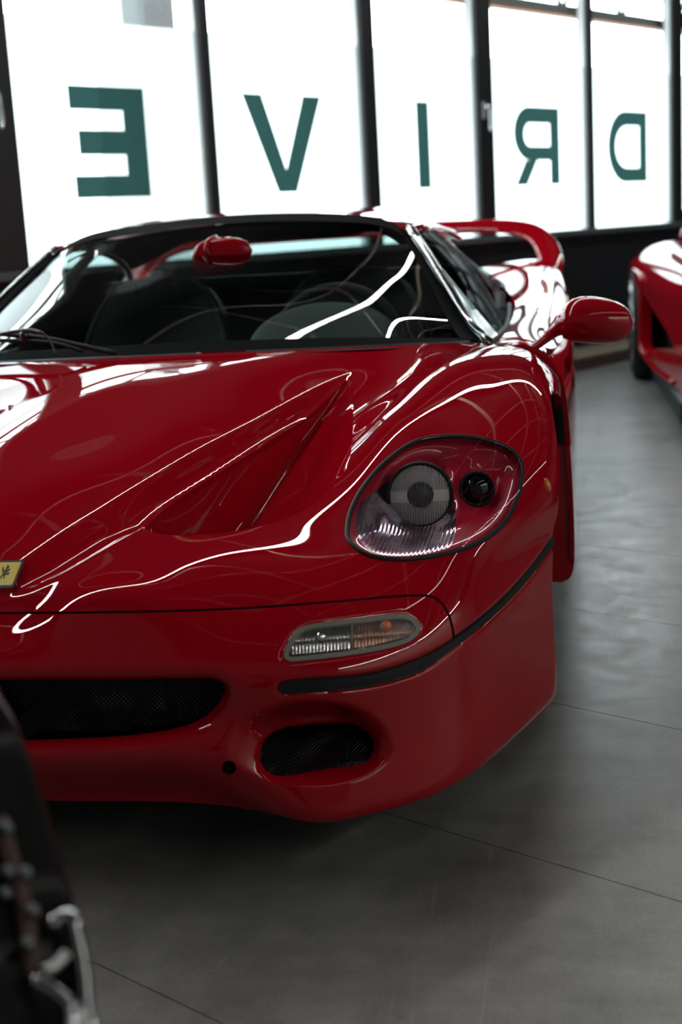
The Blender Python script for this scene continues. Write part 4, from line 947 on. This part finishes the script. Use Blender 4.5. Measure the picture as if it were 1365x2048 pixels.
for k in range(9):
    w = -9.6 + 1.5*k
    tag(tube('ceiling_rail', [room(w, -0.05, CEIL - .098), room(w, -4, CEIL - .098), room(w, -11.3, CEIL - .098)], .03, 'rail_brown', None, 8), 'thin pale conduit crossing the ceiling away from the window wall, number %s from the left' % ('one', 'two', 'three', 'four', 'five', 'six', 'seven', 'eight', 'nine')[k], 'conduit', 'ceiling conduits across the room')
# ================================================================== THE SECOND RED CAR (right edge)
c2 = empty('sports_car', (2.4, 5.6, 0), 'second red sports car with a black side intake, parked at the right edge', 'car')
def cx(y): return 1.40 + .041*(7.0 - y)
Y2 = [7.75, 7.45, 7.0, 6.5, 5.9, 5.2, 4.6, 4.0, 3.5, 3.15, 2.98]
R2 = [(.05, .13), (.008, .21), (.0, .40), (-.004, .58), (-.008, .70), (.05, .785), (.17, .845), (.42, .865), (.75, .89), (.98, .90)]
dz2 = [-.10, -.04, 0, 0, -.01, -.02, -.02, -.01, -.03, -.06, -.10]
in2 = [0, 0, 0, 0, 0, 0, 0, 0, .05, .28, .87]; lo2 = [0, 0, 0, 0, 0, 0, 0, .02, .14, .34, .55]   # plan taper and droop of the nose
ctl = [[(cx(y) + o + (.98 - o)*in2[k] + (.12 if k == 0 else .03 if k == 1 else 0), y, (lambda zz: zz - max(0, zz - .30)*lo2[k])(z + dz2[k]*(z > .5)*(1 if z < .8 else 1.5))) for k, y in enumerate(Y2)] for i, (o, z) in enumerate(R2)]
FG2 = patch_grid(ctl, 8, 10); FN2 = grid_normals(FG2); a_, b_ = FG2.shape[:2]
f2 = Skin(FG2.reshape(-1, 3), FN2.reshape(-1, 3), proj(FG2).reshape(-1, 2), grid_faces(a_, b_))
if f2.N[: b_*20, 0].mean() > 0: f2.N = -f2.N; f2.F = [q[::-1] for q in f2.F]
f2 = f2.clip((np.where(f2.V[:, 0] < cx(7)+.4, np.hypot(f2.V[:, 1]-7.0, f2.V[:, 2]-.355) - .368, .05))*1000)
f2 = f2.clip((np.where(f2.V[:, 0] < cx(4)+.25, np.hypot(f2.V[:, 1]-4.0, f2.V[:, 2]-.345) - .36, .05))*1000)
INT = smooth_poly([(1288, 592), (1286, 640), (1287, 690), (1296, 706), (1325, 722), (1352, 720), (1348, 690), (1330, 655), (1308, 620), (1296, 600)], 4)
f2b = f2.clip(-poly_sdf(f2.Q, INT)); f2b.skirted(.05, 0).build('flank', 'red_paint', c2)
ins = f2.clip(np.where((f2.V[:, 2] < .70) & (f2.V[:, 0] < cx(f2.V[:, 1]) + .06), poly_sdf(f2.Q, INT) + 3, -50.0)); ins.moved(np.array([.14, .0, 0])).build('intake_backing', 'black_matte', c2)
low = ins.clip(ins.Q[:, 1] - 698); low.moved(np.array([.03, 0, 0])).build('intake_floor', 'red_paint', c2)
def on_f2(pts, lift=.004):
    bv = BVHTree.FromPolygons([Vector(v) for v in f2.V], [tuple(q) for q in f2.F]); out = []
    for p in pts:
        l = bv.ray_cast(Vector(CAM_POS), Vector(ray(*p)).normalized())[0]
        if l is not None: out.append(np.array(l) + np.array([-lift, 0, 0]))
    return out
tr_ = on_f2([(1268, 538), (1280, 548), (1286, 562), (1285, 600), (1283, 650), (1284, 690), (1292, 712), (1310, 735), (1330, 752), (1350, 766)], .006)
if len(tr_) > 4: tube('arch_highlight', bspl(tr_, 4), .012, 'red_paint', c2, 8)  # tube added to draw the highlight along the arch and intake edge
box('sill', (cx(5.5) + .07, 5.5, .12), (.10, 2.0, .12), 'black_rubber', c2, bevel=.02)
mk('flank_far', [(4.84 - v[0], v[1], v[2]) for v in f2.V], [q[::-1] for q in f2.F], 'red_paint', c2)
cab = [[(2.42 + s*w_, y, z) for s in np.linspace(-1, 1, 7)] for y, z, w_ in ((3.6, .80, .55), (4.2, .98, .55), (4.9, 1.12, .50), (5.6, 1.12, .48), (6.4, 1.0, .5), (7.2, .86, .5))]
for r in cab:
    for k, s in enumerate(np.linspace(-1, 1, 7)): r[k] = (r[k][0], r[k][1], r[k][2] - .22*abs(s)**3)
patch('canopy', cab, 'dark_glass', c2, 5, 5)
wheel(cx(7)+.14, 7.0, .355, .27, 1, c2) if False else None
def wheel2(x, y, r, wd):
    wh = group_part('wheel', c2); h = wd/2; c = (x, y, r); ax = (-1, 0, 0)
    lathe('tyre', [(r*.70, -h*.9), (r*.84, -h), (r*.97, -h*.9), (r, -h*.5), (r, h*.5), (r*.97, h*.9), (r*.84, h), (r*.74, h*.95)], c, ax, 'tyre', wh, 48)
    lathe('rim', [(r*.74, h*.93), (r*.76, h*1.0), (r*.72, h*1.0), (r*.68, h*.85), (r*.62, h*.2)], c, ax, 'chrome', wh, 48)
    for k in range(10):
        t = 2*pi*k/10; e = np.array([0, math.cos(t), math.sin(t)]); tube('spoke', [np.array(c) + e*r*.12 + np.array([-h*.8, 0, 0]), np.array(c) + e*r*.4 + np.array([-h*.86, 0, 0]), np.array(c) + e*r*.69 + np.array([-h*.92, 0, 0])], .016, 'alloy', wh, 6)
wheel2(cx(7) + .135, 7.0, .352, .30); wheel2(4.84 - cx(7) - .155, 7.0, .352, .30); wheel2(cx(4.0) + .155, 4.0, .34, .27); wheel2(4.84 - cx(4.0) - .155, 4.0, .34, .27)
box('undertray', (2.42, 5.4, .16), (1.3, 4.2, .04), 'black_matte', c2)
pb = at(1364, 470, Y=4.9); 
V, F = lathe_vf([(.0, -.06), (.03, -.05), (.055, 0), (.045, .05), (0, .07)], pb + np.array([.05, 0, -.0]), (1, 0, .1), 20); mk('door_mirror', V, F, 'red_paint', c2)
tube('mirror_stalk', [pb + np.array([.05, 0, -.03]), pb + np.array([.10, .03, -.12]), pb + np.array([.18, .05, -.25])], .016, 'red_paint', c2, 8)
# ================================================================== BLACK CAR CORNER CLOSE TO THE CAMERA (lower left, out of focus)
fg = empty('black_car', tuple(np.array([.62, -.95, 0])), 'out of focus black carbon car corner with chrome trim at the lower left', 'car')
edge = [(-30, 1330), (2, 1392), (30, 1440), (62, 1520), (96, 1625), (128, 1735), (150, 1812), (166, 1880), (178, 1960), (190, 2060), (205, 2200), (225, 2400)]
rows_f = []
for i, (px, py) in enumerate(edge):
    d0 = 1.24 - .012*i
    rows_f.append([atd(px - 420, py + 60, d0 - .10), atd(px - 220, py + 30, d0 - .045), atd(px - 80, py + 10, d0 - .012), atd(px - 16, py, d0), atd(px - 2, py, d0 + .012), atd(px - 2, py, d0 + .05), atd(px - 30, py, d0 + .11)])
patch('carbon_panel', rows_f, 'carbon_fibre', fg, 5, 5)
def ft(name, pts, rad, m, dd=-.006): tube(name, bspl([atd(x, y, 1.24 - .012*i_ + dd) for x, y, i_ in pts], 5), rad, m, fg, 10)
ft('chrome_trim', [(100, 1850, 6.5), (128, 1832, 6.5), (150, 1846, 6.8), (160, 1890, 7.2), (170, 1960, 8), (180, 2060, 9), (195, 2200, 10)], .0062, 'chrome', -.016)
ft('trim_hook', [(86, 1942, 8), (112, 1930, 7.6), (134, 1905, 7.4)], .0045, 'alloy', -.03)
ft('lamp_rim', [(66, 1960, 8), (100, 1975, 8.2), (128, 1998, 8.5), (142, 2025, 8.8), (140, 2080, 9.2)], .0050, 'chrome', -.03)
ft('lamp_rim', [(150, 2010, 8.6), (160, 2030, 8.8), (172, 2060, 9)], .0040, 'chrome', -.03)
ft('brown_strip', [(0, 1640, 4), (22, 1720, 5), (44, 1800, 6), (58, 1880, 7), (70, 1960, 8)], .007, 'wood_brown', -.02)
for px, py, i_ in ((12, 1658, 4.2), (16, 1745, 5.2), (50, 1748, 5.2), (10, 1788, 5.7), (64, 1823, 6.4), (54, 1888, 7.2)):
    lathe('bolt', [(.0, .005), (.004, .004), (.006, .0), (.005, -.005)], atd(px, py, 1.24 - .012*i_ - .03), CAM_POS - atd(px, py, 1.2), 'steel_dark', fg, 14)
# lower body of that corner, down to the floor
lb_ = [[atd(e[0] - 420, e[1] + 60, 1.02), atd(e[0] - 200, e[1], 1.06), atd(e[0], e[1], 1.10), atd(e[0], e[1], 1.2)] for e in ((215, 2300),)][0]
rows_l = [lb_] + [[np.array([p[0] - .03*k, p[1] + .0, max(p[2] - .09*k, 0.0)]) for p in lb_] for k in (1, 2, 3, 4, 5, 6)]
rows_l = [[(p[0], p[1], p[2] if k < 6 else 0.0) for p in r] for k, r in enumerate(rows_l)]
patch('lower_body', rows_l, 'black_gloss', fg, 4, 4)
